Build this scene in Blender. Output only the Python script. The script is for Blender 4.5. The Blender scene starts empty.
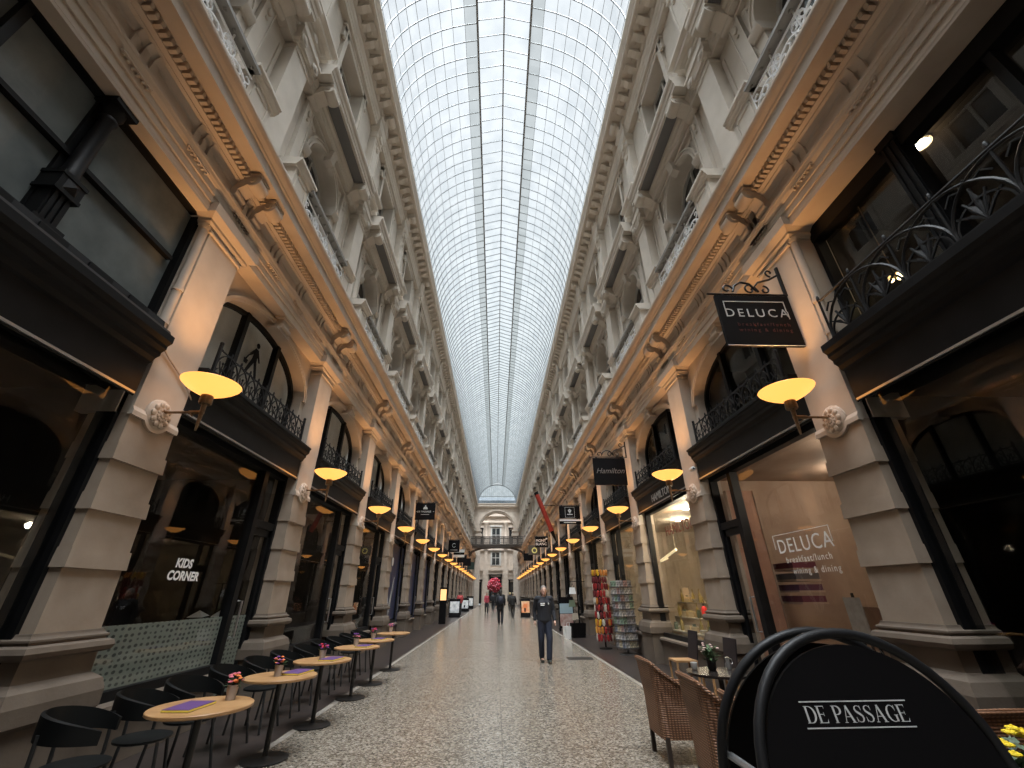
import bpy, math, random
from mathutils import Vector, Matrix, noise
from math import pi, sin, cos, sqrt, atan2
random.seed(7)
S = bpy.context.scene
COL = S.collection

# ------------------------------------------------------------------ mesh builder
class MB:
    def __init__(s): s.v = []; s.f = []
    def add(s, vs, fs):
        b = len(s.v); s.v += [tuple(p) for p in vs]; s.f += [tuple(b + i for i in f) for f in fs]; return s
    def box(s, x0, x1, y0, y1, z0, z1):
        if x0 > x1: x0, x1 = x1, x0
        if y0 > y1: y0, y1 = y1, y0
        if z0 > z1: z0, z1 = z1, z0
        vs = [(x0,y0,z0),(x1,y0,z0),(x1,y1,z0),(x0,y1,z0),(x0,y0,z1),(x1,y0,z1),(x1,y1,z1),(x0,y1,z1)]
        return s.add(vs, [(0,3,2,1),(4,5,6,7),(0,1,5,4),(1,2,6,5),(2,3,7,6),(3,0,4,7)])
    def quad(s, a, b, c, d): return s.add([a,b,c,d], [(0,1,2,3)])
    def prism(s, prof, y0, y1, caps=True):           # profile of (x,z), extruded along y
        n = len(prof)
        vs = [(x,y0,z) for x,z in prof] + [(x,y1,z) for x,z in prof]
        fs = [(i,(i+1)%n,(i+1)%n+n,i+n) for i in range(n)]
        if caps: fs += [tuple(range(n))[::-1], tuple(range(n,2*n))]
        return s.add(vs, fs)
    def extr(s, pts, d):                             # closed 3-D outline pushed along vector d
        n = len(pts); d = Vector(d)
        vs = [Vector(p) for p in pts]; vs = vs + [p + d for p in vs]
        fs = [(i,(i+1)%n,(i+1)%n+n,i+n) for i in range(n)] + [tuple(range(n))[::-1], tuple(range(n,2*n))]
        return s.add(vs, fs)
    def lathe(s, prof, n=24, c=(0,0,0), axis='z', caps=True):   # profile of (r,h)
        vs = []; fs = []; m = len(prof)
        for r,h in prof:
            for i in range(n):
                a = 2*pi*i/n; p = (r*cos(a), r*sin(a), h)
                if axis == 'x': p = (p[2], p[0], p[1])
                if axis == 'y': p = (p[0], p[2], p[1])
                vs.append((p[0]+c[0], p[1]+c[1], p[2]+c[2]))
        for j in range(m-1):
            for i in range(n):
                k = (i+1)%n; fs.append((j*n+i, j*n+k, (j+1)*n+k, (j+1)*n+i))
        if caps: fs += [tuple(range(n))[::-1], tuple((m-1)*n+i for i in range(n))]
        return s.add(vs, fs)
    def cyl(s, r, h0, h1, n=16, c=(0,0,0), axis='z'): return s.lathe([(r,h0),(r,h1)], n, c, axis)
    def tube(s, pts, r, n=6, closed=False, rs=None):
        P = [Vector(p) for p in pts]; m = len(P); vs = []; fs = []
        up = None
        for i in range(m):
            if closed: t = P[(i+1)%m] - P[i-1]
            else: t = P[min(i+1,m-1)] - P[max(i-1,0)]
            if t.length < 1e-9: t = Vector((0,0,1))
            t.normalize()
            if up is None or abs(up.dot(t)) > .95:
                up = Vector((0,0,1)) if abs(t.z) < .9 else Vector((1,0,0))
            a = (up - t*up.dot(t)).normalized(); b = t.cross(a); up = a
            rr = rs[i] if rs else r
            for k in range(n):
                q = 2*pi*(k+.5)/n; vs.append(P[i] + a*(rr*cos(q)) + b*(rr*sin(q)))
        for i in range(m if closed else m-1):
            j = (i+1)%m
            for k in range(n):
                l = (k+1)%n; fs.append((i*n+k, i*n+l, j*n+l, j*n+k))
        if not closed: fs += [tuple(range(n))[::-1], tuple((m-1)*n+k for k in range(n))]
        return s.add(vs, fs)
    def ball(s, c, r, n=10, m=6, sq=(1,1,1)):
        vs = [(c[0],c[1],c[2]-r*sq[2])]; fs = []
        for j in range(1,m):
            a = -pi/2 + pi*j/m
            for i in range(n):
                b = 2*pi*i/n; vs.append((c[0]+r*sq[0]*cos(a)*cos(b), c[1]+r*sq[1]*cos(a)*sin(b), c[2]+r*sq[2]*sin(a)))
        vs.append((c[0],c[1],c[2]+r*sq[2])); L = len(vs)-1
        for i in range(n): fs.append((0, 1+(i+1)%n, 1+i))
        for j in range(m-2):
            for i in range(n):
                k = (i+1)%n; fs.append((1+j*n+i, 1+j*n+k, 1+(j+1)*n+k, 1+(j+1)*n+i))
        for i in range(n): fs.append((L, 1+(m-2)*n+i, 1+(m-2)*n+(i+1)%n))
        return s.add(vs, fs)
    def xf(s, M, start=0):
        M = M if isinstance(M, Matrix) else Matrix(M)
        s.v[start:] = [tuple(M @ Vector(p)) for p in s.v[start:]]; return s
    def mesh(s, name, mat, smooth=False):
        me = bpy.data.meshes.new(name); me.from_pydata(s.v, [], s.f)
        me.materials.append(mat)
        if smooth: 
            for p in me.polygons: p.use_smooth = True
            if smooth != 'all':
                try: me.set_sharp_from_angle(angle=math.radians(38))
                except Exception: pass
        me.update(); return me

def ob(name, me, parent=None, loc=(0,0,0), rz=0, **kw):
    if isinstance(me, MB): raise TypeError
    o = bpy.data.objects.new(name, me); COL.objects.link(o)
    o.location = loc; o.rotation_euler = (0,0,rz)
    if parent is not None: o.parent = parent
    for k,v in kw.items(): o[k] = v
    return o
def mk(mb, name, mat, parent=None, smooth=False, loc=(0,0,0), rz=0, **kw):
    return ob(name, mb.mesh(name, mat, smooth), parent, loc, rz, **kw)
def empty(name, loc=(0,0,0), rz=0, **kw):
    return ob(name, None, None, loc, rz, **kw)
KIDS = {}
def copy_tree(o, loc=None, rz=None, **kw):
    def cp(x, par):
        c = x.copy(); COL.objects.link(c)
        if par is not None: c.parent = par
        for ch in x.children: cp(ch, c)
        return c
    r = cp(o, None)
    if loc is not None: r.location = loc
    if rz is not None: r.rotation_euler = (0,0,rz)
    for k,v in kw.items(): r[k] = v
    return r
ORD = ['first','second','third','fourth','fifth','sixth','seventh','eighth','ninth','tenth','eleventh','twelfth','thirteenth','fourteenth','fifteenth','sixteenth','seventeenth','eighteenth','nineteenth','twentieth']

# ------------------------------------------------------------------ materials
def mat(name, col, rough=.6, metal=0, spec=.5, emit=None, es=0, alpha=1):
    m = bpy.data.materials.new(name); m.use_nodes = True
    b = m.node_tree.nodes['Principled BSDF']
    b.inputs['Base Color'].default_value = (*col,1); b.inputs['Roughness'].default_value = rough
    b.inputs['Metallic'].default_value = metal; b.inputs['Specular IOR Level'].default_value = spec
    if emit: b.inputs['Emission Color'].default_value = (*emit,1); b.inputs['Emission Strength'].default_value = es
    return m
def nt(m): return m.node_tree.nodes, m.node_tree.links
def noisy(m, c1, c2, scale=6, detail=5, lo=.35, hi=.65, bump=0, bscale=40, obj=True):
    N,L = nt(m); b = N['Principled BSDF']
    tc = N.new('ShaderNodeTexCoord'); n = N.new('ShaderNodeTexNoise'); r = N.new('ShaderNodeValToRGB')
    n.inputs['Scale'].default_value = scale; n.inputs['Detail'].default_value = detail
    L.new(tc.outputs['Object'], n.inputs['Vector']); L.new(n.outputs['Fac'], r.inputs['Fac'])
    e = r.color_ramp.elements; e[0].position = lo; e[1].position = hi
    e[0].color = (*c1,1); e[1].color = (*c2,1)
    L.new(r.outputs['Color'], b.inputs['Base Color'])
    if bump:
        n2 = N.new('ShaderNodeTexNoise'); n2.inputs['Scale'].default_value = bscale
        bp = N.new('ShaderNodeBump'); bp.inputs['Strength'].default_value = bump; bp.inputs['Distance'].default_value = .01
        L.new(tc.outputs['Object'], n2.inputs['Vector']); L.new(n2.outputs['Fac'], bp.inputs['Height']); L.new(bp.outputs['Normal'], b.inputs['Normal'])
    return m
stone = noisy(mat('painted_stone', (.6,.55,.48), .75, spec=.25), (.54,.485,.415), (.63,.57,.495), 2.2, 6, .3, .7, .12, 30)
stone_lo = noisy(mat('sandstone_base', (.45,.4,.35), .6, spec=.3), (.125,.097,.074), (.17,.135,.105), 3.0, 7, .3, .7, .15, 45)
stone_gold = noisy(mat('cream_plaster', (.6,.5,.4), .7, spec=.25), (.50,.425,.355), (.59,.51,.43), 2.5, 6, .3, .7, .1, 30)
stone_mid = noisy(mat('weathered_cream_stone', (.45,.4,.34), .75, spec=.25), (.31,.243,.187), (.395,.317,.247), 3, 6, .3, .7, .12, 35)  # weaker, warm lamplight low on the pilaster, put into the course colour
black = noisy(mat('black_painted_wood', (.012,.012,.013), .45, spec=.22), (.0045,.0045,.005), (.008,.008,.009), 5, 3)
iron = mat('black_wrought_iron', (.011,.011,.012), .48, 0, .35)
steel_line = mat('brushed_metal_strip', (.55,.55,.55), .3, .9)
white_wood = mat('grey_white_window_paint', (.50,.49,.46), .5)
darkpane = mat('upper_window_glass', (.03,.033,.034), .04, 0, 1.0)
greypane = mat('blind_fabric', (.3,.3,.28), .8)
brass = noisy(mat('aged_brass', (.25,.17,.10), .38, .85), (.22,.15,.09), (.33,.23,.14), 30)
def glass(name, ior=1.55, tint=(.92,.94,.93), rough=0.0):
    m = bpy.data.materials.new(name); m.use_nodes = True; N,L = nt(m)
    N.remove(N['Principled BSDF']); out = N['Material Output']
    t = N.new('ShaderNodeBsdfTransparent'); t.inputs[0].default_value = (*tint,1)
    g = N.new('ShaderNodeBsdfGlossy'); g.inputs['Roughness'].default_value = rough
    ge_ = N.new('ShaderNodeNewGeometry'); dt = N.new('ShaderNodeVectorMath'); dt.operation = 'DOT_PRODUCT'
    L.new(ge_.outputs['Normal'], dt.inputs[0]); L.new(ge_.outputs['Incoming'], dt.inputs[1])
    def mt(op, a, b_=None, c_=None):
        q = N.new('ShaderNodeMath'); q.operation = op
        for i_, w_ in enumerate((a, b_, c_)):
            if w_ is None: continue
            if isinstance(w_, (int, float)): q.inputs[i_].default_value = w_
            else: L.new(w_, q.inputs[i_])
        return q.outputs[0]
    f0 = ((ior-1)/(ior+1))**2
    fr = mt('MULTIPLY_ADD', mt('POWER', mt('SUBTRACT', 1.0, mt('ABSOLUTE', dt.outputs['Value'])), 5.0), 1-f0, f0)
    x = N.new('ShaderNodeMixShader')
    L.new(fr, x.inputs[0]); L.new(t.outputs[0], x.inputs[1]); L.new(g.outputs[0], x.inputs[2]); L.new(x.outputs[0], out.inputs['Surface'])
    return m
shopglass = glass('shop_window_glass', 1.75); archglass = glass('arched_window_glass', 1.6); sheenglass = glass('frosted_arched_glass', 2.0, (.92,.94,.93), .42)
roofglass = bpy.data.materials.new('roof_glass'); roofglass.use_nodes = True
N,L = nt(roofglass); N.remove(N['Principled BSDF'])
t = N.new('ShaderNodeBsdfTransparent'); d = N.new('ShaderNodeBsdfTranslucent'); x = N.new('ShaderNodeMixShader')
d.inputs[0].default_value = (.86,.9,.92,1)
tc = N.new('ShaderNodeTexCoord'); n1 = N.new('ShaderNodeTexNoise'); n1.inputs['Scale'].default_value = 1.3; n1.inputs['Detail'].default_value = 4
rp = N.new('ShaderNodeValToRGB'); rp.color_ramp.elements[0].color = (.76,.80,.83,1); rp.color_ramp.elements[1].color = (.93,.96,.98,1)
rp.color_ramp.elements[0].position = .3; rp.color_ramp.elements[1].position = .62
L.new(tc.outputs['Object'], n1.inputs['Vector']); L.new(n1.outputs['Fac'], rp.inputs['Fac']); L.new(rp.outputs['Color'], t.inputs[0])
x.inputs[0].default_value = .035
L.new(t.outputs[0], x.inputs[1]); L.new(d.outputs[0], x.inputs[2]); L.new(x.outputs[0], N['Material Output'].inputs['Surface'])
roofedge = roofglass.copy(); roofedge.name = 'wired_roof_glass'
for nd in roofedge.node_tree.nodes:
    if nd.type == 'VALTORGB': nd.color_ramp.elements[0].color = (.50,.53,.53,1); nd.color_ramp.elements[1].color = (.60,.63,.63,1)
rib_m = mat('grey_roof_iron', (.11,.12,.125), .5, .1)
opal = mat('amber_opal_glass', (.30,.15,.04), .35, emit=(1.0,.40,.085), es=.95)

floor_m = mat('terrazzo', (.5,.46,.4), .22, spec=.5)
N,L = nt(floor_m); b = N['Principled BSDF']
tc = N.new('ShaderNodeTexCoord')
v = N.new('ShaderNodeTexVoronoi'); v.inputs['Scale'].default_value = 44
v2 = N.new('ShaderNodeTexVoronoi'); v2.inputs['Scale'].default_value = 95
for q in (v,v2): L.new(tc.outputs['Object'], q.inputs['Vector'])
def ramp(stops, interp='CONSTANT'):
    r = N.new('ShaderNodeValToRGB'); r.color_ramp.interpolation = interp
    e = r.color_ramp.elements
    while len(e) < len(stops): e.new(.5)
    for i,(p,c) in enumerate(stops): e[i].position = p; e[i].color = (*c,1)
    return r
sep = N.new('ShaderNodeSeparateColor'); L.new(v.outputs['Color'], sep.inputs[0])
r1 = ramp([(0,(.03,.024,.018)),(.15,(.115,.092,.07)),(.34,(.27,.235,.188)),(.62,(.175,.145,.113)),(.80,(.42,.38,.325))])
L.new(sep.outputs[0], r1.inputs['Fac'])
sep2 = N.new('ShaderNodeSeparateColor'); L.new(v2.outputs['Color'], sep2.inputs[0])
r2 = ramp([(0,(.05,.04,.031)),(.2,(.18,.152,.122)),(.6,(.29,.253,.208))]); L.new(sep2.outputs[1], r2.inputs['Fac'])
mx = N.new('ShaderNodeMixRGB'); mx.inputs[0].default_value = .4; L.new(r1.outputs[0], mx.inputs[1]); L.new(r2.outputs[0], mx.inputs[2])
bk = N.new('ShaderNodeTexBrick'); bk.offset = 0
bk.inputs['Scale'].default_value = 1; bk.inputs['Brick Width'].default_value = 1.06; bk.inputs['Row Height'].default_value = 1.0; bk.inputs['Mortar Size'].default_value = .006
bk.inputs['Color1'].default_value = (1,1,1,1); bk.inputs['Color2'].default_value = (.93,.92,.90,1); bk.inputs['Mortar'].default_value = (.62,.58,.54,1)
L.new(tc.outputs['Object'], bk.inputs['Vector'])
m2 = N.new('ShaderNodeMixRGB'); m2.blend_type = 'MULTIPLY'; m2.inputs[0].default_value = 1; L.new(mx.outputs[0], m2.inputs[1]); L.new(bk.outputs['Color'], m2.inputs[2])
L.new(m2.outputs[0], b.inputs['Base Color'])
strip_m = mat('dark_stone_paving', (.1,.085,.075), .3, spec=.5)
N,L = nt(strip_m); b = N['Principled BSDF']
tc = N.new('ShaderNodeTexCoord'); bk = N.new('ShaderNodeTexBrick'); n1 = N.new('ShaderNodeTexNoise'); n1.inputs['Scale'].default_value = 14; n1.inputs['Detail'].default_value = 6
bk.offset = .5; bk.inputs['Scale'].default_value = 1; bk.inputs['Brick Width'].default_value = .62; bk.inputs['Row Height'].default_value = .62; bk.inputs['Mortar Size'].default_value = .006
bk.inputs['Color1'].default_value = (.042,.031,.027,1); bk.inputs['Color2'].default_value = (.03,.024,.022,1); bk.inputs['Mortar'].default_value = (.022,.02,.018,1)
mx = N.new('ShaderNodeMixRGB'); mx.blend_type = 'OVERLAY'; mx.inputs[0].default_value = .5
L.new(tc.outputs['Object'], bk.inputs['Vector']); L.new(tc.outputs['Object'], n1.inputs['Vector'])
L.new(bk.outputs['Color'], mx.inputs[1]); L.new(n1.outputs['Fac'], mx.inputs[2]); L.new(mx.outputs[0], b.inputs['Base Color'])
kerb_m = noisy(mat('pale_kerb_stone', (.5,.46,.41), .5), (.20,.178,.15), (.28,.25,.215), 12)

# ------------------------------------------------------------------ camera, world
cam = bpy.data.cameras.new('camera'); co = bpy.data.objects.new('camera', cam); COL.objects.link(co)
F,PIT,YAW,ROLL,CX,H = 414.8616,.4684,.0384,-.0072,-.0953,1.57
cp,sp,cy,sy,cr,sr = cos(PIT),sin(PIT),cos(YAW),sin(YAW),cos(ROLL),sin(ROLL)
Ry = Matrix(((cy,sy,0),(-sy,cy,0),(0,0,1)))
rt,fw,up = Ry@Vector((1,0,0)), Ry@Vector((0,cp,sp)), Ry@Vector((0,-sp,cp))
r2_,u2_ = rt*cr + up*sr, up*cr - rt*sr
Mw = Matrix.Identity(4)
for i in range(3): Mw[i][0] = r2_[i]; Mw[i][1] = u2_[i]; Mw[i][2] = -fw[i]; Mw[i][3] = (CX,0,H)[i]
co.matrix_world = Mw
cam.sensor_width = 36; cam.lens = 36*F/1024; cam.clip_start = .05; cam.clip_end = 400
S.camera = co
W = bpy.data.worlds.new('overcast_sky'); S.world = W; W.use_nodes = True
N,L = nt(W); bg = N['Background']
tc = N.new('ShaderNodeTexCoord'); sx = N.new('ShaderNodeSeparateXYZ'); L.new(tc.outputs['Generated'], sx.inputs[0])
rr = N.new('ShaderNodeValToRGB'); e = rr.color_ramp.elements
e[0].position = 0; e[0].color = (.34,.38,.40,1); e[1].position = 1; e[1].color = (.62,.64,.66,1)
e2 = e.new(.35); e2.color = (.47,.51,.515,1); e3 = e.new(.75); e3.color = (.555,.58,.595,1)
nz = N.new('ShaderNodeTexNoise'); nz.inputs['Scale'].default_value = 3; nz.inputs['Detail'].default_value = 3
ml = N.new('ShaderNodeMapRange'); ml.inputs[1].default_value = .3; ml.inputs[2].default_value = .7; ml.inputs[3].default_value = .93; ml.inputs[4].default_value = 1.05
L.new(tc.outputs['Generated'], nz.inputs['Vector']); L.new(nz.outputs['Fac'], ml.inputs[0])
mm = N.new('ShaderNodeMixRGB'); mm.blend_type = 'MULTIPLY'; mm.inputs[0].default_value = 1
L.new(sx.outputs['Z'], rr.inputs['Fac']); L.new(rr.outputs['Color'], mm.inputs[1]); L.new(ml.outputs[0], mm.inputs[2])
dl = N.new('ShaderNodeVectorMath'); dl.operation = 'DOT_PRODUCT'; L.new(tc.outputs['Generated'], dl.inputs[0]); dl.inputs[1].default_value = (0,-.28,.96)  # bright sky lobe added overhead, out of view, to lift the interior light
lb = N.new('ShaderNodeMapRange'); lb.interpolation_type = 'SMOOTHSTEP'; lb.inputs[1].default_value = .82; lb.inputs[2].default_value = .985; lb.inputs[3].default_value = 1; lb.inputs[4].default_value = 27.0
L.new(dl.outputs['Value'], lb.inputs[0])
m3 = N.new('ShaderNodeMixRGB'); m3.blend_type = 'MULTIPLY'; m3.inputs[0].default_value = 1; m3.use_clamp = False
L.new(mm.outputs[0], m3.inputs[1]); L.new(lb.outputs[0], m3.inputs[2])
L.new(m3.outputs[0], bg.inputs['Color']); bg.inputs['Strength'].default_value = .82
S.view_settings.view_transform = 'Standard'; S.view_settings.look = 'None'; S.view_settings.gamma = 1
S.view_settings.use_curve_mapping = False; S.view_settings.exposure = 0.92
S.cycles.max_bounces = 7; S.cycles.diffuse_bounces = 4; S.cycles.glossy_bounces = 4; S.cycles.transparent_max_bounces = 16
S.cycles.sample_clamp_indirect = 6; S.cycles.use_denoising = True; S.cycles.caustics_reflective = False; S.cycles.caustics_refractive = False
def lamp(name, kind, loc, energy, col, size=.1, rot=None):
    l = bpy.data.lights.new(name, kind); l.energy = energy; l.color = col
    if kind == 'AREA': l.size = size
    else: l.shadow_soft_size = size
    if kind == 'SPOT': l.spot_size = math.radians(90); l.spot_blend = 1.0
    o = bpy.data.objects.new(name, l); COL.objects.link(o); o.location = loc
    if rot: o.rotation_euler = rot
    return o
# ================================================================== the building
Y0, DY, NB = 4.52, 4.0, 18                # first pilaster, bay, number of arched bays
YE = Y0 + DY*NB                            # end wall 76.52
YB = -5.6                                  # back wall behind the viewer
def struct(name, me, loc=(0,0,0), rz=0, parent=None): return ob(name, me, parent, loc, rz, kind='structure')

# ---- floor
g = MB(); g.box(-2.66,2.66,YB,YE+14,-.2,0); struct('floor', g.mesh('floor', floor_m))
for sx_,nm in ((-1,'left'),(1,'right')):
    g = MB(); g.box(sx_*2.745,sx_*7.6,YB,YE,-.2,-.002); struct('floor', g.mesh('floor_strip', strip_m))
    g = MB(); g.box(sx_*2.66,sx_*2.745,YB,YE,-.2,.003); struct('trim_%d' % (1 if sx_<0 else 2), g.mesh('kerb', kerb_m))

# ---- pilaster unit (local y = 0 on its axis, x grows towards the wall)
def ring_prof(b, prof, hw, back=4.4):
    """profile of (x,z) whose side returns widen the block as it projects"""
    for (x0,z0),(x1,z1) in zip(prof, prof[1:]):
        w0, w1 = hw + (3.97-x0), hw + (3.97-x1)
        b.add([(x0,-w0,z0),(x0,w0,z0),(x1,w1,z1),(x1,-w1,z1)], [(0,1,2,3)])
        for s_ in (-1,1):
            b.add([(x0,s_*w0,z0),(back,s_*w0,z0),(back,s_*w1,z1),(x1,s_*w1,z1)], [(0,1,2,3)])
    x1,z1 = prof[-1]; w = hw + 3.97 - x1
    b.quad((x1,-w,z1),(x1,w,z1),(back,w,z1),(back,-w,z1))
    x1,z1 = prof[0]; w = hw + 3.97 - x1
    b.quad((x1,-w,z1),(x1,w,z1),(back,w,z1),(back,-w,z1))
g = MB()
g.box(3.97,4.4,-.33,.33,3.0,6.02)
# ledge of the smooth shaft with the round drop below the rosette
out = [(-.345,3.34),(-.345,3.29)]
for i in range(13):
    a = pi*1.2 + pi*.6*i/12; out.append((.207*cos(a), 3.41 + .207*sin(a)))
out += [(.345,3.29),(.345,3.34)]
oo = [(3.935,y,z) for y,z in out]
g.extr([(3.94,y,z) for y,z in out], (.06,0,0)); g.prism([(3.94,3.34),(4.0,3.34),(4.0,3.40),(3.965,3.39)],-.345,.345)

PIL_M = g.mesh('pilaster_shaft', stone_gold); g = MB()
# courses
for z0,z1,hb in ((2.98,3.31,0),(2.81,2.98,1),(2.48,2.82,0),(2.32,2.48,1),(1.98,2.33,0),(1.81,1.98,1),(1.29,1.82,0)):
    if hb: g.add([(3.937,-.35,z0),(3.937,.35,z0),(3.947,.345,z1),(3.947,-.345,z1),(4.4,-.35,z0),(4.4,.35,z0),(4.4,.345,z1),(4.4,-.345,z1)],[(0,1,2,3),(0,4,5,1),(3,2,6,7),(0,3,7,4),(1,5,6,2)])
    else: g.add([(3.962,-.335,z0),(3.962,.335,z0),(3.97,.33,z1),(3.97,-.33,z1),(4.4,-.335,z0),(4.4,.335,z0),(4.4,.33,z1),(4.4,-.33,z1)],[(0,1,2,3),(0,4,5,1),(3,2,6,7),(0,3,7,4),(1,5,6,2)])
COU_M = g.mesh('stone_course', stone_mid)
g = MB()
ring_prof(g, [(3.87,.0),(3.87,.62),(3.83,.66),(3.83,.79),(3.86,.885),(3.92,.93),(3.935,.94),(3.935,1.10),(3.90,1.105),(3.87,1.12),(3.858,1.155),(3.87,1.195),(3.90,1.21),(3.92,1.212),(3.92,1.225),(3.905,1.235),(3.905,1.25),(3.93,1.262),(3.94,1.275),(3.945,1.295)], .335)
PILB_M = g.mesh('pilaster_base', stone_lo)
g = MB()
ring_prof(g, [(3.96,5.90),(3.945,5.91),(3.945,5.94),(3.96,5.95)], .33); ring_prof(g, [(3.96,5.98),(3.96,6.0),(3.93,6.03),(3.93,6.07),(3.89,6.10),(3.85,6.13),(3.85,6.28),(3.9,6.3)], .40)
PILC_M = g.mesh('pilaster_capital', stone_gold)
# rosette: domed disc with leaf relief
g = MB(); g.lathe([(.0,3.90),(.03,3.895),(.05,3.915),(.09,3.912),(.13,3.93),(.165,3.935),(.18,3.95),(.18,3.98)], 24, (0,0,0), 'x', False)
for i in range(10):
    a = 2*pi*i/10
    g.ball((3.925,.115*cos(a),.115*sin(a)), .036, 6, 5, (.7,1,1))
    a += .3; g.ball((3.912,.06*cos(a),.06*sin(a)), .022, 6, 5, (.7,1,1))
g.v = [(x,y,z+3.41) for x,y,z in g.v]
ROS_M = g.mesh('rosette', stone_gold, True)
# scroll console under the cornice
def console(w, x_in, x_out, z0, z1):
    b = MB(); pts = []
    h = z1 - z0
    for i in range(9):
        t = i/8; pts.append((x_in - (x_in-x_out)*(.12 + .88*(t**1.6)), z0 + h*.78*t))
    pr = [(x_in,z0)] + pts + [(x_out,z1-.04),(x_out,z1),(x_in,z1)]
    b.prism(pr, -w/2, w/2)
    cz, r = z1 - h*.3, h*.27
    b.lathe([(r,-w/2-.015),(r,w/2+.015)], 14, (x_out+r*.55,0,cz), 'y')
    b.lathe([(r*.45,-w/2-.03),(r*.45,w/2+.03)], 10, (x_out+r*.55,0,cz), 'y')
    b.lathe([(r*.6,-w/2-.01),(r*.6,w/2+.01)], 12, (x_in-.05,0,z0+.06), 'y')
    b.box(x_in, x_out-.03, -w/2-.03, w/2+.03, z1-.035, z1+.012)
    return b
CON_M = console(.2, 3.96, 3.62, 6.68, 7.08).mesh('console', stone_gold, True)
# upper storey pilaster
g = MB()
g.box(3.93,4.2,-.36,.36,7.46,7.75); g.prism([(4.2,7.75),(3.93,7.75),(3.90,7.80),(3.90,7.84),(3.95,7.9),(4.2,7.92)],-.36,.36)
g.box(3.97,4.2,-.27,.27,7.9,10.95)
ring_prof(g, [(3.97,10.78),(3.95,10.79),(3.95,10.83),(3.97,10.84)], .27, 4.2)
ring_prof(g, [(3.95,10.95),(3.94,11.0),(3.90,11.02),(3.90,11.05),(3.87,11.22),(3.84,11.25),(3.84,11.32)], .28, 4.2)
for s_ in (-1,1): g.lathe([(.11,3.86),(.11,4.1)], 12, (0,s_*.25,11.1), 'x'); 
g.lathe([(.07,3.845),(.05,3.835),(.02,3.83)], 12, (0,.25,11.1), 'x'); g.lathe([(.07,3.845),(.05,3.835),(.02,3.83)], 12, (0,-.25,11.1), 'x')
# broken-out entablature over the pilaster
ring_prof(g, [(3.93,11.32),(3.93,11.45),(3.91,11.46),(3.91,11.6),(3.88,11.62),(3.93,11.64),(3.93,11.84),(3.90,11.86),(3.86,11.92),(3.78,11.95),(3.78,12.05),(3.73,12.1),(3.70,12.14),(3.70,12.2),(3.8,12.24)], .30, 4.2)
g.lathe([(.095,3.9),(.085,3.88),(.05,3.875)], 14, (0,0,11.74), 'x')
UPP_M = g.mesh('upper_pilaster', stone, True)
# attic pilaster
g = MB()
g.box(3.99,4.2,-.3,.3,12.24,12.6); ring_prof(g,[(3.99,12.58),(3.96,12.6),(3.96,12.65),(3.99,12.68)],.3,4.2)
g.box(4.0,4.2,-.25,.25,12.66,14.45)
for y0,y1,z0,z1 in ((-.2,-.16,12.8,14.3),(.16,.2,12.8,14.3),(-.2,.2,12.8,12.84),(-.2,.2,14.26,14.3)): g.box(3.985,4.0,y0,y1,z0,z1)
g.lathe([(.1,3.97),(.1,4.05)],14,(0,0,14.12),'x'); g.lathe([(.05,3.95),(.05,4.0)],12,(0,0,14.12),'x')
ring_prof(g, [(3.98,14.42),(3.96,14.45),(3.96,14.5),(3.98,14.52),(3.98,14.7),(3.94,14.74),(3.90,14.8),(3.90,14.88),(3.96,14.9)], .26, 4.2)
g.lathe([(.12,3.9),(.12,4.1)],12,(0,0,14.62),'x')
ring_prof(g, [(3.92,14.9),(3.92,15.2),(3.88,15.24),(3.86,15.3),(3.9,15.34)], .27, 4.2)
ATP_M = g.mesh('attic_pilaster', stone, True)
ATC = console(.3, 3.95, 3.66, 15.3, 15.72).mesh('console', stone, True)

def pilaster(side, y):
    rz = 0 if side > 0 else pi
    r = struct('pilaster', PIL_M, (0,y,0), rz)
    ob('pilaster_base', PILB_M, r); ob('stone_course', COU_M, r); ob('capital', PILC_M, r); ob('rosette', ROS_M, r)
    ob('console', CON_M, r, (0,.23,0)); ob('console', CON_M, r, (0,-.23,0))
    u = ob('upper_pilaster', UPP_M, r); ob('attic_pilaster', ATP_M, r); ob('attic_console', ATC, r)

# ---- bay unit
def arch_pts(a, spring, rise, n=24):
    return [(-a*cos(pi*i/n), spring + rise*sin(pi*i/n)) for i in range(n+1)]
def arch_wall(b, x, xb, yw, z0, z1, a, spring, rise, n=24, floor_z=None):
    """wall face at x with an arched opening of half-width a, reveal back to xb"""
    P = arch_pts(a, spring, rise, n)
    for s_ in (-1,1): b.quad((x,s_*yw,z0),(x,s_*a,z0),(x,s_*a,spring),(x,s_*yw,spring))
    b.quad((x,-yw,spring),(x,P[0][0],spring),(x,P[0][0],z1),(x,-yw,z1)); b.quad((x,yw,spring),(x,P[-1][0],spring),(x,P[-1][0],z1),(x,yw,z1))
    for (ya,za),(yb_,zb) in zip(P,P[1:]):
        b.quad((x,ya,za),(x,yb_,zb),(x,yb_,z1),(x,ya,z1))
        b.quad((x,ya,za),(x,yb_,zb),(xb,yb_,zb),(xb,ya,za))
    for s_ in (-1,1): b.quad((x,s_*a,z0),(xb,s_*a,z0),(xb,s_*a,spring),(x,s_*a,spring))
def arch_ring(b, x, xb, a, spring, rise, w, n=24):
    P = arch_pts(a, spring, rise, n); Q = arch_pts(a+w, spring, rise+w, n)
    for i in range(n):
        p,q,p2,q2 = P[i],Q[i],P[i+1],Q[i+1]
        b.quad((x,*p),(x,*p2),(x,*q2),(x,*q)); b.quad((x,*q),(x,*q2),(xb,*q2),(xb,*q)); b.quad((x,*p),(x,*p2),(xb,*p2),(xb,*p))
    for i in (0,n): b.quad((x,*P[i]),(x,*Q[i]),(xb,*Q[i]),(xb,*P[i]))

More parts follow.
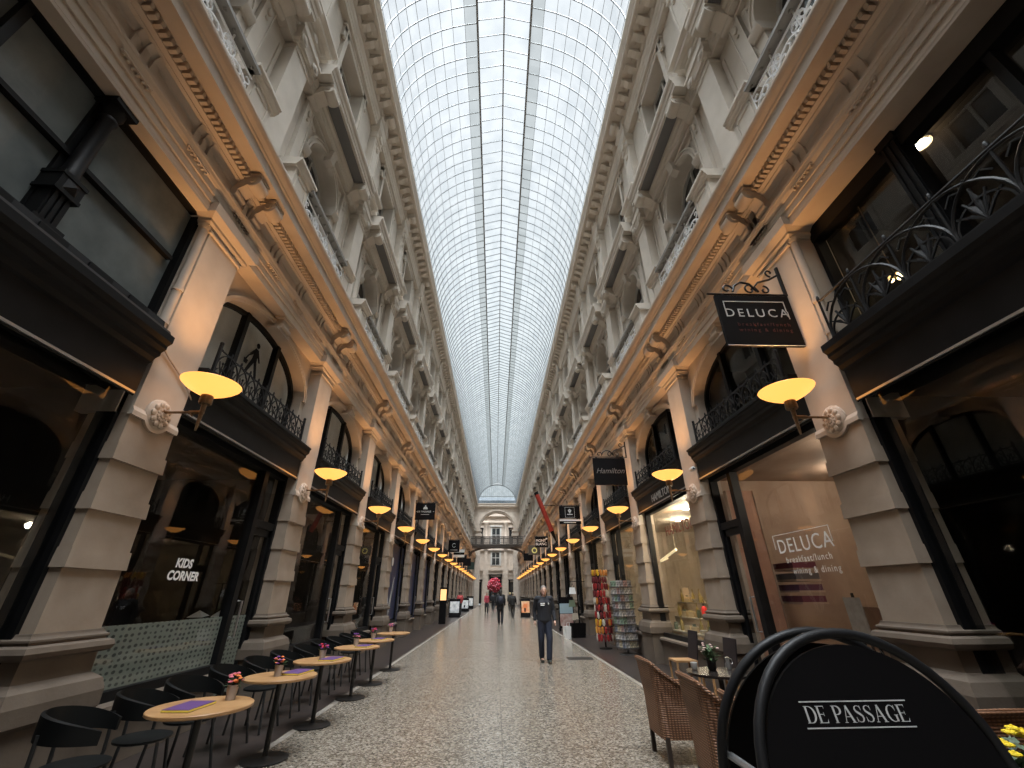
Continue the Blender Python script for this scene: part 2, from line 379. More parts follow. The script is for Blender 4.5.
A,SPR,RISE = 1.52,5.18,.78
g = MB(); arch_wall(g, 4.2, 4.5, 1.69, 4.2, 6.16, A, SPR, RISE); g.box(4.25,4.52,-1.69,1.69,4.1,4.2)
BAY_M = g.mesh('bay_wall', stone_gold)
g = MB(); arch_ring(g, 4.0, 4.06, A, SPR, RISE, .045); arch_ring(g, 3.985, 4.06, A+.045, SPR, RISE+.045, .05); arch_ring(g, 4.015, 4.06, A+.095, SPR, RISE+.095, .05)
g.v = [(x+.15,y,z) for x,y,z in g.v]; ARC_M = g.mesh('archivolt', stone_gold)
g = MB(); pr = [(4.06,5.86),(3.93,5.89),(3.90,5.95),(3.91,6.0),(3.88,6.06),(3.86,6.14),(4.06,6.15)]
g.prism(pr,-.14,.14); g.box(3.84,4.05,-.19,.19,6.08,6.14); g.box(3.9,4.05,-.24,.24,5.84,5.89); g.lathe([(.05,-.15),(.05,.15)],12,(3.9,0,5.95),'y')
g.v = [(x+(.14 if x<4 else .16),y,z) for x,y,z in g.v]; KEY_M = g.mesh('keystone', stone_gold, True)
PROF = [(4.36,6.12),(3.955,6.12),(3.95,6.25),(3.93,6.25),(3.93,6.36),(3.91,6.36),(3.91,6.46),(3.895,6.47),(3.87,6.50),(3.86,6.54),(3.85,6.55),(3.85,6.60),(3.95,6.615),(3.95,6.84),(3.93,6.86),(3.90,6.94),(3.87,6.96),(3.87,6.98),(3.82,7.0),(3.82,7.115),(3.60,7.12),(3.60,7.10),(3.53,7.10),(3.53,7.29),(3.51,7.30),(3.50,7.33),(3.455,7.37),(3.43,7.41),(3.42,7.44),(3.42,7.48),(4.36,7.52)]
def entab(y0, y1, tri):
    b = MB(); b.prism(PROF, y0, y1)
    n = int(round((y1-y0)/.0784)); st = (y1-y0)/n
    for i in range(n): b.box(3.73,3.83,y0+i*st+.012,y0+i*st+.056,7.02,7.105)
    for t in tri:
        for q in (-.13,0,.13):
            b.prism([(3.96,6.61),(3.915,6.61),(3.915,6.84),(3.875,6.93),(3.96,6.94)], t+q-.04, t+q+.04)
        b.box(3.87,3.9,t-.2,t+.2,6.455,6.475)
        for q in range(6): b.lathe([(.016,6.42),(.012,6.46)],6,(3.892,t-.165+q*.066,0))
    return b
ENT_M = entab(-2,2,(-1,0,1,-1.999,1.999)).mesh('entablature', stone_gold)

# upper wall
g = MB()
UA,USP = .78,9.98
arch_wall(g, 4.2, 4.62, 1.3, 7.45, 11.3, UA, USP, UA, 20)
for s_ in (-1,1): g.quad((4.2,s_*1.3,7.45),(4.2,s_*2,7.45),(4.2,s_*2,11.3),(4.2,s_*1.3,11.3))
g.quad((4.2,-2,11.3),(4.2,2,11.3),(4.2,2,12.6),(4.2,-2,12.6))
ww,wz0,wz1 = .68,12.6,14.62
for s_ in (-1,1):
    g.quad((4.2,s_*ww,wz0),(4.2,s_*2,wz0),(4.2,s_*2,wz1),(4.2,s_*ww,wz1)); g.quad((4.2,s_*ww,wz0),(4.6,s_*ww,wz0),(4.6,s_*ww,wz1),(4.2,s_*ww,wz1))
g.quad((4.2,-2,wz1),(4.2,2,wz1),(4.2,2,15.4),(4.2,-2,15.4)); g.quad((4.2,-ww,wz1),(4.2,ww,wz1),(4.6,ww,wz1),(4.6,-ww,wz1)); g.quad((4.2,-ww,wz0),(4.2,ww,wz0),(4.6,ww,wz0),(4.6,-ww,wz0))
# recessed-panel margins beside the window, mouldings between the storeys
for s_ in (-1,1):
    g.box(4.17,4.2,s_*1.62,s_*1.68,8.7,10.7)
UPW_M = g.mesh('upper_wall', stone)
g = MB()     # surround of the arched window
for s_ in (-1,1):
    g.box(4.0,4.08,s_*1.0,s_*1.28,7.46,10.86); g.box(3.985,4.02,s_*1.0,s_*1.03,7.46,10.86); g.box(3.985,4.02,s_*1.25,s_*1.28,7.46,10.86)
    g.prism([(4.5,9.78),(4.03,9.78),(4.0,9.82),(4.0,9.86),(3.97,9.9),(3.97,9.98),(4.5,9.98)], s_*.74, s_*1.0)     # impost
    g.ball((3.985,s_*1.14,10.62),.07,8,6,(.5,.8,1.4)); g.ball((3.985,s_*1.14,10.42),.04,8,6,(.6,1,1))
    # spandrel leaf relief
    for k in range(3): g.ball((4.05,s_*(.72+.1*k),10.62+.04*k),.05,6,5,(.4,1,1))
    g.box(4.05,4.07,s_*.86,s_*.98,10.0,10.8)
arch_ring(g, 4.0, 4.08, UA, USP, UA, .05, 20); arch_ring(g, 4.02, 4.08, UA+.05, USP, UA+.05, .05, 20); arch_ring(g, 3.99, 4.08, UA+.1, USP, UA+.1, .035, 20)
g.box(3.985,4.08,-1.28,1.28,10.83,10.9)
g.prism([(4.08,10.6),(3.93,10.66),(3.90,10.86),(3.88,10.96),(4.08,10.98)],-.1,.1)
g.v = [(x+.13,y,z) for x,y,z in g.v]; SUR_M = g.mesh('window_surround', stone, True)
g = MB()     # shelf-like hood
g.prism([(4.24,11.28),(3.98,11.28),(3.96,11.33),(3.70,11.34),(3.66,11.34),(3.66,11.44),(3.64,11.45),(3.63,11.55),(3.60,11.58),(3.58,11.64),(3.58,11.70),(4.24,11.76)],-1.56,1.56)
g.prism([(4.24,10.96),(4.03,10.96),(4.02,11.05),(4.0,11.06),(4.0,11.16),(3.96,11.2),(3.95,11.26),(4.24,11.28)],-1.5,1.5)
g.prism([(4.24,11.76),(4.02,11.76),(4.02,12.0),(3.98,12.05),(3.93,12.12),(3.93,12.2),(4.24,12.24)],-2,2)
for s_ in (-1,1): g.prism([(4.24,10.95),(4.03,10.95),(4.02,11.1),(3.99,11.14),(3.99,11.3),(3.96,11.34),(3.96,11.4),(4.24,11.42)],s_*1.5,s_*2)
HOOD_M = g.mesh('hood', stone); g = MB(); g.box(3.72,3.97,-1.03,1.03,11.325,11.338); HSO_M = g.mesh('hood_soffit', mat('dark_lead_soffit',(.16,.155,.15),.7))  # soffit is a thin flat panel in dark grey
HCON_M = console(.3, 4.15, 3.68, 10.86, 11.3).mesh('hood_console', stone, True)
g = MB()     # balcony pedestal
g.box(3.72,4.22,-.27,.27,7.46,8.42); g.prism([(4.22,7.46),(3.68,7.46),(3.68,7.62),(3.72,7.68),(4.22,7.7)],-.31,.31)
for y0,y1,z0,z1 in ((-.2,-.16,7.78,8.32),(.16,.2,7.78,8.32),(-.2,.2,7.78,7.82),(-.2,.2,8.28,8.32)): g.box(3.705,3.73,y0,y1,z0,z1)
g.prism([(4.22,8.40),(3.70,8.40),(3.68,8.44),(3.65,8.47),(3.65,8.50),(3.62,8.53),(3.62,8.58),(4.22,8.6)],-.34,.34)
PED_M = g.mesh('balcony_pedestal', stone)
g = MB()     # attic window surround with ears
for s_ in (-1,1):
    g.box(4.0,4.08,s_*.68,s_*.86,12.45,14.8); g.box(3.98,4.02,s_*.8,s_*.86,12.45,14.8); g.box(4.0,4.08,s_*.86,s_*.96,14.35,14.8); g.ball((3.99,s_*.9,14.3),.05,8,6)
g.box(4.0,4.08,-.96,.96,14.62,14.8); g.box(3.97,4.08,-1.0,1.0,14.78,14.86); g.prism([(4.08,12.3),(3.92,12.3),(3.9,12.36),(3.9,12.44),(4.08,12.48)],-1.0,1.0)
g.v = [(x+.12,y,z) for x,y,z in g.v]; ATS_M = g.mesh('attic_surround', stone, True)
g = MB()     # main cornice
g.prism([(4.5,14.9),(4.03,14.9),(4.02,15.02),(4.0,15.03),(4.0,15.16),(3.96,15.2),(3.94,15.26),(4.0,15.28),(4.0,15.48),(3.96,15.5),(3.92,15.55),(3.92,15.72),(3.60,15.74),(3.56,15.72),(3.50,15.72),(3.50,15.86),(3.48,15.87),(3.45,15.95),(3.42,16.0),(3.42,16.08),(3.6,16.12),(4.5,16.12)],-2,2)
for i in range(10):
    y = -1.8+.4*i
    if abs(abs(y)-2) < .25: continue
    g.prism([(3.95,15.5),(3.82,15.52),(3.72,15.6),(3.62,15.62),(3.62,15.72),(3.95,15.72)], y-.09, y+.09)
    g.ball((3.76,y+.2,15.715),.035,8,5,(1,1,.4))
COR_M = g.mesh('attic_cornice', stone)

def bay(side, y):
    rz = 0 if side > 0 else pi
    r = struct('wall_right' if side > 0 else 'wall_left', BAY_M, (0,y,0), rz)
    ob('archivolt', ARC_M, r); ob('keystone', KEY_M, r); ob('entablature', ENT_M, r)
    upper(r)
def upper(r, dy=0):
    l = (0,dy,0)
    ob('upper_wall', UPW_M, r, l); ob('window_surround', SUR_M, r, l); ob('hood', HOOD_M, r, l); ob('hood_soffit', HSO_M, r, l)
    for s_ in (-1,1): ob('hood_console', HCON_M, r, (0,dy+s_*1.2,0)); ob('balcony_pedestal', PED_M, r, (0,dy+s_*1.26,0))
    ob('attic_surround', ATS_M, r, l); ob('attic_cornice', COR_M, r, l)
# ---- upper windows
g = MB()
P = arch_pts(UA, USP, UA, 20); x0,x1 = 4.52,4.58
arch_ring(g, x0, x1, UA-.08, USP, UA-.08, .08, 20)
for s_ in (-1,1): g.box(x0,x1,s_*(UA-.08),s_*UA,7.46,USP)
g.box(x0,x1,-.05,.05,7.46,USP); g.box(x0-.02,x1,-UA,UA,9.9,10.02); g.box(x0,x1,-UA,UA,8.9,8.95); g.box(x0,x1,-UA,UA,7.46,7.62)
g.box(x0,x1,-.03,.03,USP,USP+UA-.04)
for s_ in (-1,1): g.box(x0,x1,s_*.09,s_*.13,7.6,9.9); g.box(x0,x1,s_*(UA-.14),s_*(UA-.1),7.6,9.9)
UWF_M = g.mesh('window_frame', white_wood)
g = MB(); pts = [(4.57,-UA,7.46)] + [(4.57,y,z) for y,z in P] + [(4.57,UA,7.46)]
g.add(pts,[tuple(range(len(pts)))]); UWP_M = g.mesh('window_pane', darkpane)
g = MB(); x0,x1 = 4.48,4.54
for s_ in (-1,1): g.box(x0,x1,s_*.6,s_*.68,wz0,wz1)
g.box(x0,x1,-.04,.04,wz0,wz1); g.box(x0,x1,-.68,.68,wz1-.08,wz1); g.box(x0,x1,-.68,.68,wz0,wz0+.08); g.box(x0,x1,-.68,.68,13.9,13.96)
AWF_M = g.mesh('window_frame', white_wood)
g = MB(); g.quad((4.53,-.68,wz0),(4.53,.68,wz0),(4.53,.68,wz1),(4.53,-.68,wz1)); AWP_M = g.mesh('window_pane', darkpane)
WN = [0]
def win(parts, side, y):
    WN[0] += 1
    r = empty('window_%d' % WN[0], (0,y,0), 0 if side > 0 else pi, kind='structure')
    for n_,m_ in parts: ob(n_, m_, r)
    return r

# ---- lower arched window and shopfront
g = MB(); x0,x1 = 4.38,4.46
arch_ring(g, x0, x1, A-.07, SPR, RISE-.07, .07)
for s_ in (-1,1): g.box(x0,x1,s_*(A-.07),s_*A,4.2,SPR); g.box(x0-.03,x1,s_*.50,s_*.59,4.2,SPR+RISE*.92)
g.box(x0,x1,-A,A,4.2,4.30)
LWF_M = g.mesh('arched_frame', black)
P = arch_pts(A, SPR, RISE); pts = [(4.43,-A,4.2)] + [(4.43,y,z) for y,z in P] + [(4.43,A,4.2)]
g = MB(); g.add(pts,[tuple(range(len(pts)))]); LWP_M = g.mesh('arched_pane', archglass); LWPS_M = g.mesh('arched_pane', sheenglass)
blind = noisy(mat('pale_window_blind', (.3,.3,.28), .9), (.62,.61,.57), (.78,.77,.73), 2.5, 5)
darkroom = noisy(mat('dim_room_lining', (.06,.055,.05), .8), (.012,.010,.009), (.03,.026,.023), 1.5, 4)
pts2 = [(4.62 if 0 else 4.5,y*1.05,z) for _,y,z in pts]
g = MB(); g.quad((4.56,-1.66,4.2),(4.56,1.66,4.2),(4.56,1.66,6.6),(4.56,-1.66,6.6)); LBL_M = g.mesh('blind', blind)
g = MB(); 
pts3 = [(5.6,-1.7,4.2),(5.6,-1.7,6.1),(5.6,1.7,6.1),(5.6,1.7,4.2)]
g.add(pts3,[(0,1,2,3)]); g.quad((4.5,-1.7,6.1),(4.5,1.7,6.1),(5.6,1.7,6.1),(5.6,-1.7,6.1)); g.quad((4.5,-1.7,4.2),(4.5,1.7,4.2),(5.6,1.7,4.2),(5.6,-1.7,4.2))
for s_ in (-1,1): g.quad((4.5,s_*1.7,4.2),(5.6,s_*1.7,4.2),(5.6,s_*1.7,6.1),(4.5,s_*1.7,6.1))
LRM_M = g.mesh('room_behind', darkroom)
# fascia
FPROF = [(4.32,3.62),(4.05,3.62),(4.03,3.57),(4.0,3.56),(4.0,3.62),(3.99,3.63),(3.99,3.93),(3.96,3.95),(3.94,4.0),(3.91,4.03),(3.91,4.07),(3.87,4.10),(3.86,4.13),(3.86,4.17),(3.84,4.18),(3.84,4.21),(4.3,4.24)]
g = MB(); g.prism(FPROF,-1.68,1.68); FAS_M = g.mesh('fascia', black)
g = MB(); g.box(3.975,4.0,-1.66,1.66,3.595,3.62); LINE_M = g.mesh('metal_strip', steel_line)
def shop_frame(ds):        # ds: local y sign of the door
    b = MB(); x0,x1 = 4.16,4.3
    for s_ in (-1,1): b.box(x0,x1,s_*1.60,s_*1.68,0,3.6)
    b.box(x0,x1,-1.68,1.68,3.54,3.62)
    b.box(x0,x1,ds*.86,ds*.98,0,3.56)
    b.box(x0,x1,ds*-1.6,ds*.9,.58,.68)                 # bottom rail of the display window
    dx0,dx1 = 4.2,4.26                                 # door leaf
    b.box(dx0-.03,dx1,ds*.95,ds*1.62,2.62,2.74)
    for y0,y1 in ((.98,1.06),(1.53,1.61)): b.box(dx0,dx1,ds*y0,ds*y1,.02,2.62)
    b.box(dx0,dx1,ds*.98,ds*1.6,.02,.2); b.box(dx0,dx1,ds*.98,ds*1.6,2.5,2.62)
    return b
def shop_sill(ds):
    b = MB(); b.box(4.1,4.34,ds*-1.62,ds*.9,0,.5); b.prism([(4.34,.5),(4.06,.5),(4.04,.53),(4.05,.565),(4.1,.58),(4.34,.585)], min(ds*-1.64,ds*.9), max(ds*-1.64,ds*.9)); return b
def shop_pane(ds):
    b = MB(); b.quad((4.24,ds*-1.6,.66),(4.24,ds*.88,.66),(4.24,ds*.88,3.57),(4.24,ds*-1.6,3.57)); b.quad((4.23,ds*.98,.2),(4.23,ds*1.6,.2),(4.23,ds*1.6,3.57),(4.23,ds*.98,3.57)); return b
def shop_handle(ds):
    b = MB(); b.tube([(4.2,ds*1.09,1.0),(4.13,ds*1.09,1.0),(4.13,ds*1.09,1.5),(4.2,ds*1.09,1.5)],.014,8); return b
def shop_plain():
    f = MB(); x0,x1 = 4.16,4.3
    for s_ in (-1,1): f.box(x0,x1,s_*1.60,s_*1.68,0,3.6)
    f.box(x0,x1,-1.68,1.68,3.54,3.62); f.box(x0,x1,-1.6,1.6,.58,.68)
    s = MB(); s.box(4.1,4.34,-1.62,1.62,0,.5); s.prism([(4.34,.5),(4.06,.5),(4.04,.53),(4.05,.565),(4.1,.58),(4.34,.585)],-1.64,1.64)
    p = MB(); p.quad((4.24,-1.6,.66),(4.24,1.6,.66),(4.24,1.6,3.57),(4.24,-1.6,3.57))
    return [('shop_frame',f.mesh('shop_frame',black)),('stone_sill',s.mesh('stone_sill',stone_lo)),('shop_pane',p.mesh('shop_pane',shopglass))]
PLAIN = shop_plain()
SF_M = {s: shop_frame(s).mesh('shop_frame', black) for s in (-1,1)}
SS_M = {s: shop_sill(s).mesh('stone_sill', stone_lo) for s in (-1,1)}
SP_M = {s: shop_pane(s).mesh('shop_pane', shopglass) for s in (-1,1)}
SH_M = {s: shop_handle(s).mesh('door_handle', steel_line) for s in (-1,1)}
def room(b, d=3.2, y0=-1.9, y1=1.9, z=3.63, x0=4.34):
    b.quad((x0+d,y0,0),(x0+d,y1,0),(x0+d,y1,z),(x0+d,y0,z))
    for y in (y0,y1): b.quad((x0,y,0),(x0+d,y,0),(x0+d,y,z),(x0,y,z))
    b.quad((x0,y0,z),(x0,y1,z),(x0+d,y1,z),(x0+d,y0,z)); b.quad((x0,y0,0.005),(x0,y1,.005),(x0+d,y1,.005),(x0+d,y0,.005)); return b
warmroom = noisy(mat('warm_shop_lining', (.35,.25,.18), .8), (.30,.205,.15), (.42,.31,.23), 1.2, 4)
cream_room = noisy(mat('cream_shop_lining', (.55,.48,.36), .8), (.42,.35,.27), (.55,.47,.37), 1.2, 4)
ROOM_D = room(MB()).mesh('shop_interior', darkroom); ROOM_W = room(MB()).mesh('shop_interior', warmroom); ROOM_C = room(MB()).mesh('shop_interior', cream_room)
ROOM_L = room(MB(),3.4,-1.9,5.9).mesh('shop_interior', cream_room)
navy = mat('navy_window_film', (.022,.03,.075), .35)

LOWER_WIN = {}
for side in (-1,1):
    for k in range(NB+1): pilaster(side, Y0+DY*k)
    pilaster(side, Y0-8.0)
    for k in range(NB):
        y = Y0+2+DY*k
        bay(side, y)
        ds = 1 if side > 0 else -1
        lw = [('shop_frame',SF_M[ds]),('shop_pane',SP_M[ds]),('fascia',FAS_M),('metal_strip',LINE_M),('stone_sill',SS_M[ds]),('door_handle',SH_M[ds])]
        if side > 0 and k == 1: lw = PLAIN + [('fascia',FAS_M),('metal_strip',LINE_M)]
        LOWER_WIN[side,k] = win(lw, side, y)
        win([('arched_frame',LWF_M),('arched_pane',LWPS_M if side < 0 else LWP_M)] + ([('blind',LBL_M)] if side < 0 else [('room_behind',LRM_M)]), side, y)
        win([('window_frame',UWF_M),('window_pane',UWP_M)], side, y)
        win([('window_frame',AWF_M),('window_pane',AWP_M)], side, y)
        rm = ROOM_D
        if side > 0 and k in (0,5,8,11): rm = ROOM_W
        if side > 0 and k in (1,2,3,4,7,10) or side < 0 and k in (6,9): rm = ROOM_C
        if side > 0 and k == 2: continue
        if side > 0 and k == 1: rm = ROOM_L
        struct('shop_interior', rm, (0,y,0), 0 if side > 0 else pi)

# ---- the wide double bay beside the viewer (Y from -3.15 to 4.19)
yc = Y0 - 4.0
ENTW_M = entab(-4,4,(-3,-2,-1,0,1,2,3,-3.999,3.999)).mesh('entablature', stone_gold)
oldframe = black
for side in (-1,1):
    rz = 0 if side > 0 else pi
    r = empty('wall_right' if side > 0 else 'wall_left', (0,yc,0), rz, kind='structure')
    ob('entablature', ENTW_M, r)
    b = MB(); b.box(3.95,4.44,-3.67,3.67,6.16,6.3); b.box(4.3,4.44,-3.67,3.67,6.1,6.3)
    for s_ in (-1,1): b.box(4.08,4.5,s_*3.61,s_*3.7,3.3,6.16); [b.lathe(q,14,(4.03,s_*3.635,0)) for q in ([(.05,4.2),(.05,6.0)],[(.062,4.9),(.062,4.95)],[(.062,4.42),(.062,4.47)],[(.06,5.93),(.075,6.0)])]
    mk(b, 'lintel', stone_gold, r, True)
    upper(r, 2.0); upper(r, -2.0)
    WN[0] += 1
    w = empty('window_%d' % WN[0], (0,yc,0), rz, kind='structure')
    s1 = 1 if side > 0 else -1
    off = -.17 if side < 0 else 0
    b = MB(); x0,x1 = 4.30,4.42
    for s_ in (-1,1): b.box(x0-.02,x1,s_*3.55,s_*3.61,4.3,6.16)
    b.box(x0-.02,x1,-3.61,3.61,6.09,6.16); b.box(x0-.05,x1,-3.6,3.6,4.22,4.42)
    if side > 0: b.box(x0-.04,x1,-3.6,3.6,5.90,6.16)
    for yy in (1.34,-1.34): b.box(x0-.01,x1,s1*yy-.035,s1*yy+.035,4.3,6.1)
    b.box(x0,x1,-3.5,3.5,5.27,5.32) if side < 0 else None
    b.v = [(x+off,y,z) for x,y,z in b.v]; mk(b, 'window_frame', black, w)
    for yy in (2.27,-2.27,0):                            # iron columns in the opening
        b = MB(); c = s1*yy
        if side > 0:
            b.box(4.24,4.42,c-.09,c+.09,4.24,6.1)
            for q in (-.065,0,.065): b.box(4.225,4.25,c+q-.014,c+q+.014,4.3,6.05)
            b.box(4.21,4.42,c-.11,c+.11,6.02,6.12); b.box(4.21,4.42,c-.11,c+.11,4.24,4.34); mk(b, 'iron_column', black, w); continue
        b.box(4.18,4.4,c-.11,c+.11,4.24,4.52); b.box(4.15,4.4,c-.14,c+.14,4.40,4.46)
        for q in (-.055,0,.055): b.box(4.185,4.2,c+q-.018,c+q+.018,4.56,4.98)
        b.box(4.2,4.4,c-.09,c+.09,4.5,5.0); b.box(4.16,4.4,c-.12,c+.12,4.98,5.02); b.box(4.17,4.4,c-.11,c+.11,5.02,5.16)
        b.add([(4.17,c-.06,5.03),(4.17,c+.06,5.03),(4.17,c+.06,5.15),(4.17,c-.06,5.15),(4.12,c,5.09)],[(0,1,4),(1,2,4),(2,3,4),(3,0,4)])
        b.box(4.16,4.4,c-.12,c+.12,5.16,5.2)
        b.box(4.33,4.42,c-.10,c+.10,4.3,6.1); b.lathe([(.075,5.2),(.08,5.25),(.07,5.3),(.062,5.85),(.08,5.88),(.08,5.91),(.065,5.93),(.1,6.0),(.1,6.1)],16,(4.27,c,0)); b.box(4.14,4.4,c-.13,c+.13,6.06,6.14)
        b.v = [(x+off,y-(.08*s1 if side<0 else 0),z-(.19 if side<0 and z<5.8 and z>4.47 else 0)) for x,y,z in b.v]; mk(b, 'iron_column', black, w, True)
    b = MB(); xx = 4.37+off; b.quad((xx,-3.6,4.3),(xx,3.6,4.3),(xx,3.6,6.12),(xx,-3.6,6.12)); mk(b, 'window_pane', shopglass, w)
    if side < 0:
        gb = noisy(mat('grey_green_blind', (.1,.11,.11), .9), (.135,.146,.144), (.21,.222,.216), 3.5, 8, .3, .7)
        b = MB(); b.quad((4.2,-3.6,4.2),(4.2,3.6,4.2),(4.2,3.6,6.2),(4.2,-3.6,6.2)); mk(b, 'blind', gb, w)
        b = MB(); b.box(4.40,4.46,1.6*s1-.6,1.6*s1-.1,5.98,6.02); 
        b = MB(); b.prism([(4.3,4.2),(3.86,4.2),(3.84,4.24),(3.86,4.28),(3.95,4.3),(3.97,4.42),(4.3,4.44)],-3.6,3.6)
        for i in range(14):
            yy = -3.2+.48*i; b.box(3.94,3.96,yy-.13,yy+.13,4.31,4.39)
        mk(b, 'window_ledge', black, w)
    b = MB(); b.prism([(4.36,3.58),(4.03,3.58),(4.0,3.49),(3.96,3.47),(3.95,3.5),(3.95,3.86),(3.92,3.88),(3.90,3.93),(3.86,3.96),(3.86,4.0),(3.82,4.04),(3.82,4.08),(3.78,4.12),(3.78,4.2),(4.36,4.24)],-3.6,3.6)
    mk(b, 'fascia', black, w)
    b = MB(); b.box(3.935,3.955,-3.58,3.58,3.485,3.51); mk(b, 'metal_strip', steel_line, w)
    b = MB()
    for yy in (-1.8,0,1.8): b.box(4.12,4.28,yy-.05,yy+.05,0,3.58)
    b.box(4.1,4.28,-3.66,3.66,3.545,3.58); b.box(4.1,4.28,-3.6,3.6,0,.4)
    for s_ in (-1,1): b.box(4.08,4.28,s_*3.62,s_*3.68,0,3.58)
    mk(b, 'shop_frame', black, w)
    b = MB(); b.quad((4.14,-3.63,.3),(4.14,3.63,.3),(4.14,3.63,3.56),(4.14,-3.63,3.56)); mk(b, 'shop_pane', shopglass, w)
    b = MB(); room(b, 3.4, -3.7, 3.7, 3.6, 4.3)
    if side > 0: room(b, 2.0, -3.7, 3.7, 6.3, 4.44)
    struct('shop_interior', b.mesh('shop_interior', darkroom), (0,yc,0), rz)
    for dy in (2,-2):
        win([('window_frame',UWF_M),('window_pane',UWP_M)], side, yc+dy); win([('window_frame',AWF_M),('window_pane',AWP_M)], side, yc+dy)
    # plain run of wall behind the viewer
    b = MB(); b.box(3.97*side,4.5*side,YB,Y0-8.3,0,16.1); struct('wall_right' if side > 0 else 'wall_left', b.mesh('wall', stone))
    # pilaster above between the two upper bays
    u = ob('upper_pilaster', UPP_M, r); ob('attic_pilaster', ATP_M, r); ob('attic_console', ATC, r)
    ob('console', CON_M, r, (0,.23,0)); ob('console', CON_M, r, (0,-.23,0))
b = MB(); b.box(-4.5,4.5,YB-.3,YB,0,19.8); struct('wall_back', b.mesh('wall_back', stone))

# ---- glass roof, one piece per bay
R, ZC, XL = 3.52, 16.02, .93
def zr(x): return ZC + sqrt(max(R*R-x*x,0))
aL = math.acos(XL/R)                              # arc angle at which the lantern begins
NS = 10
arc = [(R*cos(aL*i/NS), ZC+R*sin(aL*i/NS)) for i in range(NS+1)]
ZL, ZT = zr(XL)+.2, zr(XL)+.52
gl = MB(); ge = MB(); rb = MB()
for s_ in (-1,1):
    for i in range(NS):
        (xa,za),(xb,zb) = arc[i],arc[i+1]
        (ge if i == NS-1 else gl).quad((s_*xa,-2,za),(s_*xa,2,za),(s_*xb,2,zb),(s_*xb,-2,zb))
    gl.quad((s_*XL,-2,zr(XL)),(s_*XL,2,zr(XL)),(s_*XL,2,ZL),(s_*XL,-2,ZL)); gl.quad((s_*XL,-2,ZL),(s_*XL,2,ZL),(0,2,ZT),(0,-2,ZT))
for k in range(8):
    y = -1.75+.5*k
    for s_ in (-1,1):
        for i in range(NS):
            (xa,za),(xb,zb) = arc[i],arc[i+1]
            f1,f2 = 1-.05/R,1
            pa,pb = [(s_*xa*f1,y,ZC+(za-ZC)*f1),(s_*xb*f1,y,ZC+(zb-ZC)*f1),(s_*xb,y,zb),(s_*xa,y,za)],None
            rb.extr(pa,(0,.026,0))
        rb.extr([(s_*XL,y,ZL-.06),(0,y,ZT-.06),(0,y,ZT),(s_*XL,y,ZL)],(0,.022,0))
for s_ in (-1,1):
    for i in range(1,NS):
        if i % 1 == 0:
            x,z = arc[i]; rb.box(s_*x-.006,s_*x+.006,-2,2,z-.016,z)
    rb.box(s_*XL-.035,s_*XL+.035,-2,2,zr(XL)-.06,zr(XL)+.03); rb.box(s_*XL-.02,s_*XL+.02,-2,2,ZL-.03,ZL+.01)
    rb.box(s_*R-.04,s_*R+.06,-2,2,ZC-.02,ZC+.06)
rb.box(-.025,.025,-2,2,ZT-.06,ZT)
GL_M,GE_M,RB_M = gl.mesh('roof_pane', roofglass), ge.mesh('wired_pane', roofedge), rb.mesh('roof_rib', rib_m)
for k in range(-2,NB):
    r = empty('ceiling', (0,Y0+2+DY*k,0), 0, kind='structure')
    ob('roof_pane', GL_M, r); ob('wired_pane', GE_M, r); ob('roof_rib', RB_M, r)

# ---- end wall with the great arch, rotunda beyond
g = MB(); P = arch_pts(2.95,11.6,2.95,32)
x0e,x1e = -4.1,4.1
def endquad(a,b_,c,d): g.quad(a,b_,c,d)
for s_ in (-1,1): g.box(s_*2.95,s_*4.4,YE,YE+1.2,0,11.6); g.box(s_*2.6,s_*3.9,YE-.4,YE+1.0,10.6,10.95); g.box(s_*2.75,s_*3.85,YE-.28,YE+1.0,10.95,11.35); g.box(s_*2.65,s_*3.95,YE-.45,YE+1.0,11.35,11.6); g.box(s_*2.85,s_*3.7,YE-.2,YE+.8,0,10.6)
for (ya,za),(yb_,zb) in zip(P,P[1:]):
    g.quad((ya,YE,za),(yb_,YE,zb),(yb_,YE,15.2),(ya,YE,15.2)); g.quad((ya,YE,za),(yb_,YE,zb),(yb_,YE+1.2,zb),(ya,YE+1.2,za))
for s_ in (-1,1): g.quad((s_*2.95,YE,11.6),(s_*4.4,YE,11.6),(s_*4.4,YE,15.2),(s_*2.95,YE,15.2))
m_ = Matrix(((0,1,0,0),(1,0,0,0),(0,0,1,0),(0,0,0,1)))
st = len(g.v); arch_ring(g, YE-.22, YE, 2.95, 11.6, 2.95, .26, 32); arch_ring(g, YE-.38, YE, 3.21, 11.6, 3.21, .16, 32); g.xf(m_, st)
st = len(g.v); g.prism([(YE+.5,14.75),(YE-.06,14.75),(YE-.1,15.0),(YE-.14,15.1),(YE-.14,15.35),(YE-.3,15.45),(YE-.5,15.55),(YE-.5,15.75),(YE-.6,15.95),(YE-.6,16.05),(YE+.5,16.12)],-4.2,4.2); g.xf(m_, st)
for i in range(21): g.box(-3.4+.34*i-.09,-3.4+.34*i+.09,YE-.42,YE-.1,15.36,15.5)
struct('wall_end', g.mesh('wall_end', stone_gold))
